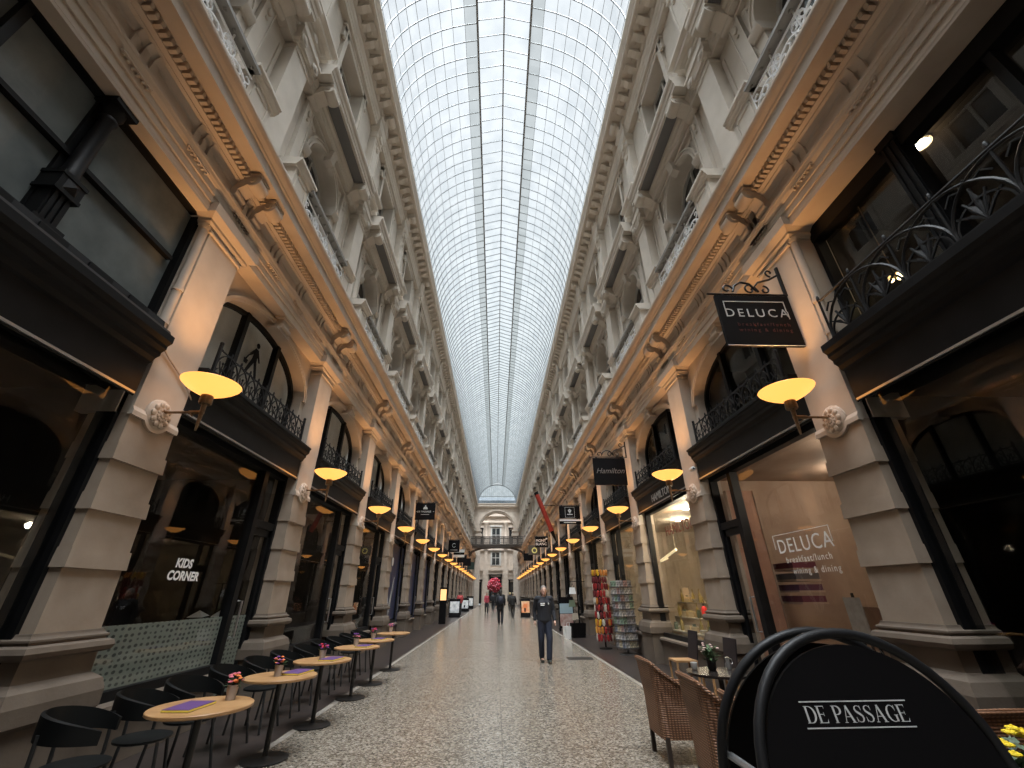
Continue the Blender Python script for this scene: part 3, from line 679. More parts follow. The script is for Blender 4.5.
# lunette
r = empty('window_200', (0,YE-.1,0), 0, kind='structure')
g = MB(); n = 24; pts = [(R*cos(pi*i/n),0,ZC+R*sin(pi*i/n)) for i in range(n+1)]
g.add([(x*.99,.03,ZC+(z-ZC)*.99) for x,y,z in pts],[tuple(range(n+1))]); mk(g,'lunette_pane',roofglass,r)
g = MB()
for i in range(n): 
    a,b_ = pts[i],pts[i+1]; f = .965
    g.extr([(a[0],0,a[2]),(b_[0],0,b_[2]),(b_[0]*f,0,ZC+(b_[2]-ZC)*f),(a[0]*f,0,ZC+(a[2]-ZC)*f)],(0,.08,0))
for i in range(1,20):
    x = -R+2*R*i/20; g.box(x-.014,x+.014,0,.06,ZC,zr(x)-.02)
g.box(-R,R,0,.1,ZC,ZC+.12); g.box(-R,R,0,.07,17.35,17.42); g.box(-XL,XL,0,.06,zr(XL)-.05,zr(XL)+.05)
for x in (-.6,-.3,0,.3,.6): g.box(x-.012,x+.012,0,.05,zr(XL),ZL+.3*(1-abs(x)/XL))
mk(g,'lunette_frame',rib_m,r)
slate = noisy(mat('blue_grey_slate', (.16,.19,.21), .7), (.07,.085,.095), (.11,.125,.14), 3)
g = MB(); st = 0; g.prism([(YE+1.2,15.9),(YE+1.2,16.9),(YE+4.0,18.0),(YE+6,15.9)],-4.4,4.4); g.xf(m_, 0); struct('roof_slope', g.mesh('roof_slope', slate))
# rotunda back wall
YR = YE+11
g = MB()
g.box(-7,7,YR,YR+.6,0,18); 
for z0,z1,d in ((9.2,9.8,.35),(5.6,6.1,.3),(4.9,5.1,.15),(14.4,14.8,.3),(15.6,16.1,.5)): g.box(-7,7,YR-d,YR,z0,z1)
for x in (-5,-2.05,1.75,4.7):
    g.box(x-.5,x+.5,YR-.3,YR,0,5.6)
    for zz in range(9): g.box(x-.53,x+.53,YR-.34,YR,.2+zz*.58,.2+zz*.58+.5)
    g.lathe([(.42,9.8),(.42,10.0),(.34,10.05),(.32,12),(.29,13.8),(.4,14.0),(.46,14.4)],16,(x,YR-.4,0)); g.box(x-.3,x+.3,YR-.3,YR,6.1,9.2)
struct('wall_rotunda', g.mesh('wall_rotunda', stone_gold, True))
g = MB()
for s_ in (-1,1): g.box(s_*5.6,s_*6.2,YE+1.2,YR,0,18)
struct('wall_rotunda', g.mesh('wall_rotunda', stone_gold))
def rwin(nm, x0,x1,z0,z1, dark=True):
    r = empty(nm,(0,YR-.02,0),0,kind='structure')
    b = MB(); w = .09
    for xx in (x0,x1-w,(x0+x1-w)/2): b.box(xx,xx+w,-.08,0,z0,z1)
    for zz in (z0,z1-w,z0+(z1-z0)*.55): b.box(x0,x1,-.08,0,zz,zz+w)
    b.box(x0-.22,x0,-.14,0,z0-.1,z1+.25); b.box(x1,x1+.22,-.14,0,z0-.1,z1+.25); b.box(x0-.35,x1+.35,-.25,0,z1+.25,z1+.45)
    mk(b,'window_frame',white_wood if not dark else black,r)
    b = MB(); b.quad((x0,-.03,z0),(x1,-.03,z0),(x1,-.03,z1),(x0,-.03,z1)); mk(b,'window_pane',darkpane,r)
rwin('window_201',-1.0,.7,10.3,13.4,False); rwin('window_202',-.95,.65,6.5,8.9,False); rwin('door_1',-1.1,.8,0.02,4.5); rwin('window_203',2.7,3.9,10.4,13.0); rwin('window_204',-4.1,-3.0,10.4,13.0)
rwin('door_2',2.6,3.9,.02,3.6); rwin('door_3',-4.3,-3.0,.02,3.6)
# ================================================================== things on the facades
SIDE = {-1:'left', 1:'right'}
def fr(side): return 0 if side > 0 else pi
# ---- iron railing over the shopfronts
def arcp(cy_, cz, r, a0, a1, n=10, x=0, ry=1): return [(x, cy_+r*ry*cos(a0+(a1-a0)*i/n), cz+r*sin(a0+(a1-a0)*i/n)) for i in range(n+1)]
g = MB(); n = 11; w = 2*1.40/n; x = 3.98
g.box(x-.02,x+.02,-1.42,1.42,4.24,4.275); g.box(x-.014,x+.014,-1.42,1.42,4.30,4.32)
for s_ in (-1,1): g.box(x-.018,x+.018,s_*1.40,s_*1.436,4.22,4.72); g.ball((x,s_*1.418,4.74),.03,6,5)
for i in range(n+1):
    y = -1.4+w*i
    g.tube([(x,y,4.27),(x,y,4.68)],.011,4)
    g.ball((x,y,4.70),.022,6,4,(.6,.8,1.5)); g.ball((x,y-.03,4.665),.014,5,4); g.ball((x,y+.03,4.665),.014,5,4)
    if i < n:
        g.tube(arcp(y+w,4.40,w,pi,pi/2 if i==n-1 else 0,14,x),.011,4) if i < n-1 else None
        g.tube(arcp(y+w/2,4.30,w/2-.01,pi,0,8,x),.009,4)
        g.tube([(x,y+w/2,4.30),(x,y+w/2,4.50)],.008,4); g.ball((x,y+w/2,4.5),.02,5,4)
        g.tube([(x,y+w*.5,4.36),(x,y+w*.3,4.44),(x,y+w*.22,4.5)],.008,4); g.tube([(x,y+w*.5,4.36),(x,y+w*.7,4.44),(x,y+w*.78,4.5)],.008,4)
g.tube([(x,-1.42,4.655),(x,1.42,4.655)],.010,4)
RAIL_M = g.mesh('shopfront_railing', iron)
SHOPNAME = {(-1,0):'the kids corner shop',(1,0):'the restaurant with the big swinging signboard',(1,1):'the bright shop with the script signboard'}
for side in (-1,1):
    for k in range(NB):
        where = 'over ' + SHOPNAME[side,k] if (side,k) in SHOPNAME else 'over the %s arched shopfront of the %s facade' % (ORD[k], SIDE[side])
        ob('iron_railing', RAIL_M, None, (0,Y0+2+DY*k,0), fr(side), label='black wrought iron railing of small arches ' + where, category='railing', group='iron railings over the shopfronts')
# big railing of wide arches at the near right window
g = MB(); x = 3.9
g.box(x-.02,x+.02,-3.5,3.5,4.24,4.28); g.tube([(x,-3.5,4.80),(x,3.5,4.80)],.014,5)
for i in range(15):
    y = -3.5+.5*i
    g.tube([(x,y,4.26),(x,y,4.80)],.013,4); g.ball((x,y,4.84),.03,6,5,(.6,.7,1.6))
    if i < 14:
        g.tube(arcp(y+.5,4.27,.5,pi,0,16,x),.015,5) if i < 13 else None
        c = y+.25
        g.tube(arcp(c,4.28,.22,pi,0,10,x),.012,4)
        for q in (-.16,-.08,0,.08,.16):                      # palmette leaves
            g.add([(x-.01,c,4.29),(x+.004,c+q*.7-.03,4.29+.2-abs(q)*.5),(x-.012,c+q*1.15,4.29+.34-abs(q)*1.1),(x+.004,c+q*.7+.03,4.29+.2-abs(q)*.5)],[(0,1,2,3)])
            g.tube([(x,c,4.29),(x,c+q*.6,4.44-abs(q)*.3),(x,c+q*1.15,4.63-abs(q)*1.1)],.012,4)
        g.tube([(x,c-.2,4.62),(x,c-.13,4.7),(x,c-.05,4.66),(x,c,4.74),(x,c+.05,4.66),(x,c+.13,4.7),(x,c+.2,4.62)],.011,4)
mk(g,'iron_railing',iron,None,False,(0,yc,0),0,label='large black iron railing with wide arches and leaves at the nearest right upper window',category='railing')
# ---- upper balcony railing: scrolls and rosettes
g = MB(); x = 3.72
g.box(x-.012,x+.012,-1.0,1.0,7.50,7.53); g.box(x-.01,x+.01,-1.0,1.0,8.26,8.28)
def spiral(cy_,cz,r,a0,turn,n=14): return [(x,cy_+r*(1-.8*i/n)*cos(a0+turn*i/n),cz+r*(1-.8*i/n)*sin(a0+turn*i/n)) for i in range(n+1)]
for i in range(4):
    c = -.75+.5*i
    g.tube(arcp(c,7.88,.23,0,2*pi,16,x)[:-1],.017,4,True); g.tube(arcp(c,7.88,.09,0,2*pi,10,x)[:-1],.016,4,True); g.ball((x,c,7.88),.04,6,5,(.6,1,1))
    for q in range(8):
        a = pi*q/4; g.tube([(x,c+.09*cos(a),7.88+.09*sin(a)),(x,c+.16*cos(a+.35),7.88+.16*sin(a+.35)),(x,c+.23*cos(a),7.88+.23*sin(a))],.014,4)
    for s_ in (-1,1):
        for v_ in (-1,1): g.tube(spiral(c+s_*.17,7.88+v_*.27,.08,pi/2 if v_<0 else -pi/2,s_*v_*4.5,10),.014,4)
    g.tube([(x,c+.25,7.5),(x,c+.25,8.38)],.013,4)
for i in range(3):
    c = -.5+.5*i
    for v_ in (-1,1): g.tube(arcp(c,7.88+v_*.24,.12,0,2*pi,12,x)[:-1],.014,4,True); g.tube(arcp(c,7.88+v_*.24,.05,0,2*pi,8,x)[:-1],.012,4,True)
BAL_M = g.mesh('balcony_railing', mat('pale_grey_balcony_iron',(.80,.80,.80),.4,.1))
g = MB(); g.box(3.63,3.80,-1.0,1.0,8.40,8.46)
for i in range(9): g.ball((3.70,-.9+.225*i,8.385),.028,6,4)
HR_M = g.mesh('handrail', mat('grey_handrail',(.22,.205,.185),.6))
for side in (-1,1):
    for k in range(-2,NB):
        if k in (-2,14): continue
        nm = ORD[k+1]
        rr_ = ob('balcony_railing', BAL_M, None, (0,Y0+2+DY*k,0), fr(side), label='grey scrollwork balcony railing, %s along the upper %s facade from the front' % (nm, SIDE[side]), category='balcony railing', group='scrollwork railings of the upper windows'); ob('handrail',HR_M,rr_)

# ---- wall lamps: amber dish on a brass arm
def build_lamp():
    r = empty('wall_lamp')
    b = MB(); b.lathe([(.045,3.665),(.08,3.668),(.13,3.688),(.20,3.725),(.26,3.764),(.305,3.805),(.312,3.82),(.300,3.82),(.25,3.772),(.19,3.735),(.1,3.70),(.0,3.695)],36,(0,0,0),'z',False); mk(b,'glass_dish',opal,r,'all',(3.49,0,0))
    b = MB(); b.lathe([(.062,3.555),(.068,3.57),(.064,3.66),(.055,3.665)],20); mk(b,'collar',brass,r,True,(3.49,0,0))
    b = MB(); b.lathe([(.012,3.23),(.024,3.45),(.028,3.56)],12); mk(b,'stem',brass,r,True,(3.49,0,0))
    b = MB(); b.lathe([(.022,3.47),(.022,3.63)],12,(0,0,3.45),'x'); b.lathe([(.014,3.63),(.014,3.93)],12,(0,0,3.45),'x'); b.lathe([(.03,3.90),(.04,3.93)],14,(0,0,3.45),'x'); b.tube([(3.60,.02,3.43),(3.55,.04,3.39)],.008,5); mk(b,'arm',brass,r,True)
    return r
LP = build_lamp(); first = True
for side in (-1,1):
    for k in range(NB):
        lab = 'amber dish lamp on the %s pilaster of the %s facade counted from the viewer' % (ORD[k], SIDE[side])
        if first: o = LP; first = False
        else: o = copy_tree(LP)
        o.location = (0,Y0+DY*k,0); o.rotation_euler = (0,0,fr(side))
        o['label'] = lab; o['category'] = 'wall lamp'; o['group'] = 'amber dish wall lamps along the passage'
        lamp('bulb','SPOT',(side*3.47,Y0+DY*k,3.74),105,(1.0,.50,.185),.12,(pi,0,0))
    lamp('bulb','SPOT',(side*3.47,Y0-8,3.74),105,(1.0,.50,.185),.12,(pi,0,0))

# ---- projecting signs
from_font = {}
def text(s, name, m, parent, size, loc, rot, ext=.002, shear=0, align='CENTER', space=1.0, bold=0):
    c = bpy.data.curves.new(name,'FONT'); c.body = s; c.size = size; c.extrude = ext; c.align_x = align; c.shear = shear; c.space_character = space; c.resolution_u = 3; c.offset = bold
    c.materials.append(m); o = bpy.data.objects.new(name,c); COL.objects.link(o); o.parent = parent; o.location = loc; o.rotation_euler = rot
    bpy.context.view_layer.update()
    me = bpy.data.meshes.new_from_object(o.evaluated_get(bpy.context.evaluated_depsgraph_get())); bpy.data.objects.remove(o); me.name = name
    o = ob(name, me, parent, loc); o.rotation_euler = rot
    return o
signblack = mat('black_sign_board',(.0035,.003,.0035),.6,spec=.15)
lettergrey = mat('pale_grey_lettering',(.55,.55,.54),.5)
letterwhite = mat('white_lettering',(.80,.80,.78),.5)
darkred = mat('dark_red_lettering',(.075,.012,.010),.5)
RX = (pi/2,0,0)                                              # text facing the viewer (-y)
def swing_sign(side, y, x0, x1, z0, z1, label, scroll=True, board=signblack):
    """board hanging under a scrolled bracket that stands out from the pilaster at depth y"""
    r = empty('hanging_sign',(0,y,0),0,label=label,category='sign')
    s_ = side; xi, xo = (x0,x1)                              # x0 = hall end, x1 = wall end (absolute values)
    b = MB(); b.box(s_*x0,s_*x1,-.02,.02,z0,z1); mk(b,'board',board,r)
    b = MB(); zt = z1+.035
    b.tube([(s_*(x0-.09),0,zt),(s_*3.97,0,zt)],.014,6)
    for q in (x0+.12,x1-.12): b.box(s_*q-.02,s_*q+.02,-.012,.012,z1-.01,zt)
    if scroll:
        b.box(s_*3.94,s_*3.97,-.02,.02,zt-.02,zt+.50)
        def sc(cx,cz,r_,a0,tn,n=16): return [(s_*(cx+r_*(1-.75*i/n)*cos(a0+tn*i/n)),0,cz+r_*(1-.75*i/n)*sin(a0+tn*i/n)) for i in range(n+1)]
        L_ = 3.95-x0
        b.tube([(s_*(3.95-.02),0,zt+.36),(s_*(3.95-.15*L_),0,zt+.28),(s_*(3.95-.33*L_),0,zt+.22),(s_*(3.95-.40*L_),0,zt+.14),(s_*(3.95-.36*L_),0,zt+.05)],.015,6)
        b.tube([(s_*(3.95-.38*L_),0,zt+.06),(s_*(3.95-.46*L_),0,zt+.19),(s_*(3.95-.58*L_),0,zt+.22),(s_*(3.95-.68*L_),0,zt+.15),(s_*(3.95-.72*L_),0,zt+.05)],.015,6)
        for cx,cz,a0,tn,rr_ in ((3.95-.12*L_,zt+.40,-pi/2,-5,.07),(3.95-.27*L_,zt+.085,pi/2,-5.5,.075),(3.95-.47*L_,zt+.09,pi/2,5.5,.085),(3.95-.79*L_,zt+.09,0,5.5,.085)): b.tube(sc(cx,cz,rr_,a0,tn),.013,6)
    else: b.box(s_*3.94,s_*3.97,-.04,.04,zt-.06,zt+.1)
    mk(b,'bracket',iron,r); return r
def frame_line(b,x0,x1,z0,z1,w=.006,y=-.024):
    b.box(x0,x1,y-.001,y+.004,z1-w,z1); b.box(x0,x0+w,y-.001,y+.004,z0,z1); b.box(x1-w,x1,y-.001,y+.004,z0,z1)
# restaurant sign
r = swing_sign(1,4.52,2.91,3.95,4.45,5.27,'large black signboard with thin pale lettering swinging before the nearest right pilaster')
b = MB(); frame_line(b,3.00,3.86,5.0,5.17,.012); b.box(3.86,3.872,-.024,-.02,4.88,5.0); mk(b,'letter_frame',lettergrey,r)
text('DELUCA','lettering',lettergrey,r,.188,(3.43,-.0225,4.91),RX,.001,0,'CENTER',1.36)
for i,(t_,z_) in enumerate((('breakfast/lunch',4.76),('wining & dining',4.67),('',4.6))):
    if t_: text(t_,'small_lettering',darkred,r,.075,(3.48,-.0225,z_),RX,.001,0,'CENTER',1.5)
b = MB(); b.box(2.91,3.95,-.024,-.019,4.45,4.458); mk(b,'edge',lettergrey,r)
# script sign
r = swing_sign(1,12.52,2.88,3.89,4.5,5.34,'black signboard with slanted script lettering beside the third right pilaster')
text('Hamilton','lettering',mat('dim_grey_lettering',(.2,.18,.17),.5),r,.235,(3.39,-.0225,4.86),RX,.001,.35,'CENTER',1.0)
# emblem sign
r = swing_sign(1,20.52,2.92,3.92,4.78,5.36,'black signboard with a pale square outline and emblem above a white strip',False)
b = MB(); x0,x1,z0,z1 = 3.2,3.66,4.82,5.3
for q in ((x0,x1,z0,z0+.012),(x0,x1,z1-.012,z1),(x0,x0+.012,z0,z1),(x1-.012,x1,z0,z1)): b.box(q[0],q[1],-.024,-.02,q[2],q[3])
for i in range(5): b.ball((3.43+.05*cos(2*pi*i/5+.3),-.022,5.13+.05*sin(2*pi*i/5+.3)),.035,8,5,(1,.1,1))
b.box(3.41,3.45,-.024,-.02,5.0,5.1); b.box(3.3,3.56,-.024,-.02,4.94,4.98); mk(b,'emblem',lettergrey,r)
b = MB(); b.box(2.92,4.0,-.02,.02,4.66,4.73); mk(b,'strip_board',letterwhite,r); b = MB(); b.box(2.92,3.95,-.02,.02,4.52,4.65); mk(b,'lower_board',signblack,r)
b = MB(); b.box(3.12,3.7,-.024,-.02,4.575,4.605); mk(b,'strip',letterwhite,r)
# pen-maker sign
r = swing_sign(1,33.3,2.85,3.82,4.68,5.45,'black signboard with two lines of bold white capitals and a small white star',False)
text('MONT','lettering',letterwhite,r,.26,(3.28,-.0225,5.07),RX,.001); text('BLANC','lettering',letterwhite,r,.26,(3.3,-.0225,4.83),RX,.001)
b = MB(); st5 = []
for i in range(12): a = pi*i/6; q = .09 if i%2==0 else .05; st5.append((3.72+q*cos(a),-.024,5.3+q*sin(a)))
b.extr(st5,(0,.004,0)); mk(b,'star',letterwhite,r)
r = swing_sign(1,40.52,2.85,3.9,4.72,5.5,'brown signboard with a yellow and white ring hanging deep on the right facade',False,mat('brown_sign',(.09,.07,.05),.5))
b = MB(); b.lathe([(.15,-.026),(.25,-.026),(.25,-.02),(.15,-.02)],20,(3.4,0,5.1),'y',False); mk(b,'ring',mat('yellow_ring',(.85,.75,.25),.5),r)
r = swing_sign(1,48.52,2.9,3.9,4.75,5.5,'plain dark signboard hanging beyond the ring sign on the right facade',False)
# left side signs
def crest_sign(y, x0,x1,z0,z1,label):
    r = swing_sign(-1,y,x0,x1,z0,z1,label,False); cx = -(x0+x1)/2; h = z1-z0
    b = MB(); b.extr([(cx-.11,-.025,z0+h*.62),(cx+.11,-.025,z0+h*.62),(cx+.08,-.025,z0+h*.74),(cx,-.025,z0+h*.8),(cx-.08,-.025,z0+h*.74)],(0,.004,0)); b.ball((cx,-.022,z0+h*.83),.025,8,5,(1,.15,1))
    mk(b,'crest',lettergrey,r); return r,cx
r,cx = crest_sign(20.52,3.02,3.95,4.72,5.5,'black signboard with a small crown crest and white name, nearest sign on the left facade')
text('DE','lettering',lettergrey,r,.115,(cx-.235,-.0225,5.055),RX,.001,0,'RIGHT'); text('PASSAGE','lettering',lettergrey,r,.115,(cx-.185,-.0225,5.055),RX,.001,0,'LEFT')
b = MB(); b.box(cx-.2,cx+.2,-.024,-.02,4.955,4.968); b.box(cx-.42,cx-.37,-.024,-.02,5.085,5.1); b.box(cx+.37,cx+.42,-.024,-.02,5.085,5.1); mk(b,'strip',lettergrey,r)
r = swing_sign(-1,36.0,3.05,3.95,4.6,5.5,'black signboard with an open ring mark, second sign along the left facade',False)
b = MB(); b.tube([(-3.5+.13*cos(a*.52+.6),-.024,5.1+.15*sin(a*.52+.6)) for a in range(11)],.018,5); b.box(-3.78,-3.22,-.024,-.02,4.74,4.77); mk(b,'ring_mark',lettergrey,r)
r = swing_sign(-1,40.52,2.95,3.95,4.55,5.2,'white signboard with a dark band behind the ring sign on the left',False,mat('white_sign',(.55,.55,.52),.5))
b = MB(); b.box(-3.95,-2.95,-.024,-.02,4.75,4.95); mk(b,'band',signblack,r)
for i,(y,z0,z1,cl) in enumerate(((44.52,4.35,5.0,signblack),(52.52,4.5,5.3,signblack),(60.52,4.5,5.4,mat('green_sign',(.012,.03,.025),.5)))):
    swing_sign(-1,y,3.0,3.92,z0,z1,('dark signboard, %s of the last three hanging deep on the left facade') % ORD[i],False,cl)
# giant red pen hung out from the right facade
r = empty('pen_sign',(0,28.52,0),0,label='giant dark red pen with black tip hanging aslant from the right facade',category='sign')
A_,B_ = Vector((2.64,0,7.58)),Vector((3.55,0,5.22)); d_ = (B_-A_).normalized()
b = MB(); b.tube([A_,A_+d_*.2,B_],.15,14); mk(b,'barrel',mat('dark_red_lacquer',(.30,.035,.022),.35),r,True)
b = MB(); b.tube([A_-d_*.18,A_],.152,14); mk(b,'cap_end',signblack,r,True)
b = MB(); b.tube([B_,B_+d_*.2,B_+d_*.45,B_+d_*.75],.1,14,False,[.13,.11,.07,.02]); mk(b,'tip',signblack,r,True)
b = MB(); b.tube([(2.9,0,6.87),(3.97,0,6.87)],.03,6); mk(b,'rod',iron,r)

# ---- footbridge across the hall
r = empty('footbridge',(0,62.5,0),0,label='dark iron footbridge with arched brackets spanning the hall high up at the far end',category='bridge')
b = MB(); b.box(-3.9,3.9,-.9,.9,7.35,7.62); b.box(-3.9,3.9,-.97,.97,7.6,7.76); mk(b,'deck',mat('brown_bridge_iron',(.07,.058,.048),.55),r)
rail_brown = bpy.data.materials['brown_bridge_iron']
for nm,yy in (('railing',-.9),('railing',.9)):
    b = MB(); b.box(-3.9,3.9,yy-.03,yy+.03,8.66,8.78); b.box(-3.9,3.9,yy-.02,yy+.02,7.9,7.96)
    for i in range(53): x = -3.9+.15*i; b.box(x-.025,x+.025,yy-.01,yy+.01,7.76,8.7)
    for i in range(9): x = -3.9+.975*i; b.box(x-.06,x+.06,yy-.04,yy+.04,7.7,8.82)
    mk(b,nm,rail_brown,r)
for s_ in (-1,1):
    b = MB(); pts_ = [(s_*(3.75-2.9*(1-cos(a*pi/20))),0,7.4-1.0*(1-sin(a*pi/20))) for a in range(11)]
    for yy in (-.7,.7): b.tube([(p[0],yy,p[2]) for p in pts_],.085,6)
    b.box(s_*3.72,s_*3.9,-.8,.8,6.2,7.4); mk(b,'bracket',rail_brown,r)
# ================================================================== furniture and goods
oak = noisy(mat('oak_table_top', (.5,.33,.18), .4), (.33,.175,.07), (.43,.245,.11), 7, 6)
blacksteel = mat('black_powder_coat', (.012,.012,.012), .45)
chairblk = mat('black_plastic_shell', (.004,.0045,.0045), .5,spec=.25)
purple = mat('purple_menu_cover', (.10,.045,.16), .55)
yellowp = mat('yellow_page_edge', (.75,.62,.10), .6)
potm = noisy(mat('grey_clay_pot', (.36,.31,.27), .75), (.33,.28,.245), (.41,.355,.31), 14)
leafm = mat('leaf_green', (.045,.09,.03), .6)
FC = {'pink':(.65,.17,.22),'orange':(.75,.22,.06),'purple':(.13,.03,.20),'red':(.55,.02,.05),'white':(.7,.66,.6),'yellow':(.80,.58,.02),'cream':(.72,.66,.42)}
FM = {k: mat(k+'_petals', v, .6) for k,v in FC.items()}
def blossom_mesh(rng, n, rx, z0, z1, r=.02):
    b = MB()
    for i in range(n):
        a = rng.random()*2*pi; d = rx*sqrt(rng.random()); z = z0 + (z1-z0)*rng.random()*(1-.4*d/rx)
        c = (d*cos(a), d*sin(a), z)
        for q in range(5):
            t = 2*pi*q/5 + a; b.ball((c[0]+r*.6*cos(t), c[1]+r*.6*sin(t), c[2]), r*.62, 6, 4, (1,1,.6))
        b.ball((c[0],c[1],c[2]+r*.25), r*.4, 6, 4)
    return b
def leaf_mesh(rng, n, rx, z0, z1, s=.03):
    b = MB()
    for i in range(n):
        a = rng.random()*2*pi; d = rx*(.2+.8*rng.random()); z = z0+(z1-z0)*rng.random(); c = Vector((d*cos(a),d*sin(a),z))
        t = Vector((cos(a),sin(a),rng.uniform(-.3,.8))).normalized(); w = t.cross(Vector((0,0,1))).normalized()
        b.add([c-t*s, c+w*s*.5+Vector((0,0,.005)), c+t*s*1.1, c-w*s*.5+Vector((0,0,.005))],[(0,1,2,3)])
        b.tube([(0,0,z0-.02),c],.0025,3)
    return b
def potted(seed, loc, cols, label, pot_r=.048, h=.11, nblo=9, group='flower pots on the oak terrace tables'):
    rng = random.Random(seed); r = empty('potted_flowers', loc, 0, label=label, category='potted flowers')
    if group: r['group'] = group
    b = MB(); b.lathe([(pot_r*.78,0),(pot_r,h),(pot_r*.9,h),(pot_r*.85,h-.012)],20); mk(b,'pot',potm,r,True)
    mk(leaf_mesh(rng,22,pot_r*1.4,h-.01,h+.06,.028),'foliage',leafm,r)
    for c in cols: mk(blossom_mesh(rng,nblo,pot_r*1.3,h+.02,h+.10,.017),'blossom',FM[c],r)
    return r
# ---- oak tables on the left, each with a flower pot, most with a menu
TY = [4.42,5.86,7.15,8.8,10.05,11.75]
b = MB(); b.lathe([(.0,.722),(.375,.722),(.385,.728),(.385,.746),(.38,.75),(0,.75)],48,(0,0,0),'z',False); TT = b.mesh('table_top',oak,True)
b = MB(); b.lathe([(.028,.02),(.028,.70),(.05,.71),(.05,.722)],16); b.box(-.2,.2,-.03,.03,.705,.722); b.box(-.03,.03,-.2,.2,.705,.722); TP = b.mesh('pole',blacksteel)
b = MB(); b.lathe([(.235,.004),(.235,.014),(.22,.02),(.05,.026),(.03,.04)],40); TB = b.mesh('base_plate',blacksteel,True)
near = ['nearest the viewer','second from the viewer','third from the viewer','fourth from the viewer','fifth from the viewer','farthest of the row']
for i,y in enumerate(TY):
    r = empty('cafe_table',(-2.55,y,0),0,label='round oak topped pedestal table on the left kerb, '+near[i],category='table',group='round oak tables along the left kerb')
    ob('table_top',TT,r); ob('pole',TP,r); ob('base_plate',TB,r)
PC = [('pink','orange'),('purple','orange'),('red','purple'),('purple','pink'),('red','purple'),('pink','purple')]
PO = [(.11,.21),(-.02,-.05),(-.05,.10),(-.08,.18),(-.1,.2),(-.12,.2)]
LB = ['pink and orange','violet and orange','crimson','violet and pink','dark red','pink and violet']
for i,y in enumerate(TY):
    potted(11+i,(-2.55+PO[i][0],y+PO[i][1],.7505),PC[i],'small clay pot of %s flowers on the oak table %s' % (LB[i],near[i]))
b = MB(); b.box(-.113,.113,-.163,.163,.004,.016); MP = b.mesh('pages',yellowp)
b = MB(); b.box(-.11,.11,-.16,.16,0,.004); b.box(-.11,.11,-.16,.16,.016,.021); MC = b.mesh('cover',purple)
MO = [(-.05,-.09,-.08),(.12,.15,-.15),(.06,.3,-.2),(.08,.28,-.1),(.08,.02,-.15)]
for i,(dx,dy,a) in enumerate(MO):
    if i == 2: dy = -.02; dx = .13
    if i == 3: dy = -.03; dx = .13
    r = empty('menu_booklet',(-2.55+dx,TY[i]+dy,.7505),a,label='purple covered menu with yellow page edges lying on the oak table '+near[i],category='menu',group='purple menus on the oak tables')
    ob('cover',MC,r); ob('pages',MP,r)
# ---- black shell chairs along the left wall (facing +x)
b = MB(); b.lathe([(0,.44),(.19,.44),(.215,.45),(.215,.465),(.19,.472),(0,.47)],28,(0,0,0),'z',False); CS = b.mesh('seat',chairblk,True)
b = MB(); n = 26; vs=[]; fs=[]
for i in range(n+1):
    a = pi*.30 + (2*pi-.6*pi)*i/n; t = abs(i/n-.5)*2                  # open towards +x
    zc_ = .735 - .085*t**2; hh = .085*(1-.5*t**2); rr_ = .255+.02*t
    for (dr,dz) in ((-.011,-hh),(.011,-hh),(.016,hh*.9),(-.006,hh)): vs.append(((rr_+dr)*cos(a)*1.0-.02,(rr_+dr)*sin(a),zc_+dz))
for i in range(n):
    for q in range(4): fs.append((i*4+q,i*4+(q+1)%4,(i+1)*4+(q+1)%4,(i+1)*4+q))
fs += [(0,1,2,3),(n*4+3,n*4+2,n*4+1,n*4)]
b.add(vs,fs); CB = b.mesh('backrest',chairblk,True)
def legm(sx,sy,top):
    b = MB(); b.tube([(sx*.15,sy*.15,.445),(sx*.22,sy*.21,0)] if not top else [(sx*.24,sy*.22,0),(sx*.2,sy*.2,.44),(sx*.185-.03,sy*.2,.70)],.014,8); return b.mesh('leg',blacksteel,True)
CL = [legm(1,1,False),legm(1,-1,False),legm(-1,1,True),legm(-1,-1,True)]
CYs = [(4.12,.42),(4.80,.35),(5.42,-.05),(6.25,.05),(7.0,-.1),(7.75,.1),(8.55,0),(9.3,.1),(10.1,-.1),(10.9,.05),(11.7,0)]
for i,(y,a) in enumerate(CYs):
    r = empty('terrace_chair',(-3.2 - (.06 if i>2 else 0),y,0),a,label='black chair with a curved wrap-round back by the left wall, '+(ORD[i]+' from the viewer'),category='chair',group='black chairs along the left shop windows')
    ob('seat',CS,r); ob('backrest',CB,r)
    for l in CL: ob('leg',l,r)

# ---- black A-board with two tube hoops
r = empty('a_board',(1.135,1.79,0),0,label='large black round-topped sign board in a tubular hoop stand in the right foreground',category='sign board')
tube_m = mat('satin_black_tube',(.010,.010,.011),.5,0,.35)
def hoop(R_,zc_,y_top,y_bot,xr=1.0):
    pts = []
    for i in range(25):
        a = pi*i/24; pts.append((-R_*cos(a)*xr,zc_+R_*sin(a)))
    pts = [(-R_*xr*1.0,.02)] + [(-R_*xr,.02+(zc_-.02)*q/6) for q in range(1,6)] + pts + [(R_*xr,.02+(zc_-.02)*q/6) for q in range(5,0,-1)] + [(R_*xr,.02)]
    zt = zc_+R_
    return [(x, y_bot+(y_top-y_bot)*z/zt, z) for x,z in pts]
HR,HZ = .40,1.035
b = MB(); b.tube(hoop(HR,HZ,-.07,-.34),.017,10); mk(b,'front_hoop',tube_m,r,True)
b = MB(); b.tube(hoop(HR*.99,HZ,.06,.38),.017,10); mk(b,'rear_hoop',tube_m,r,True)
zt = HZ+HR
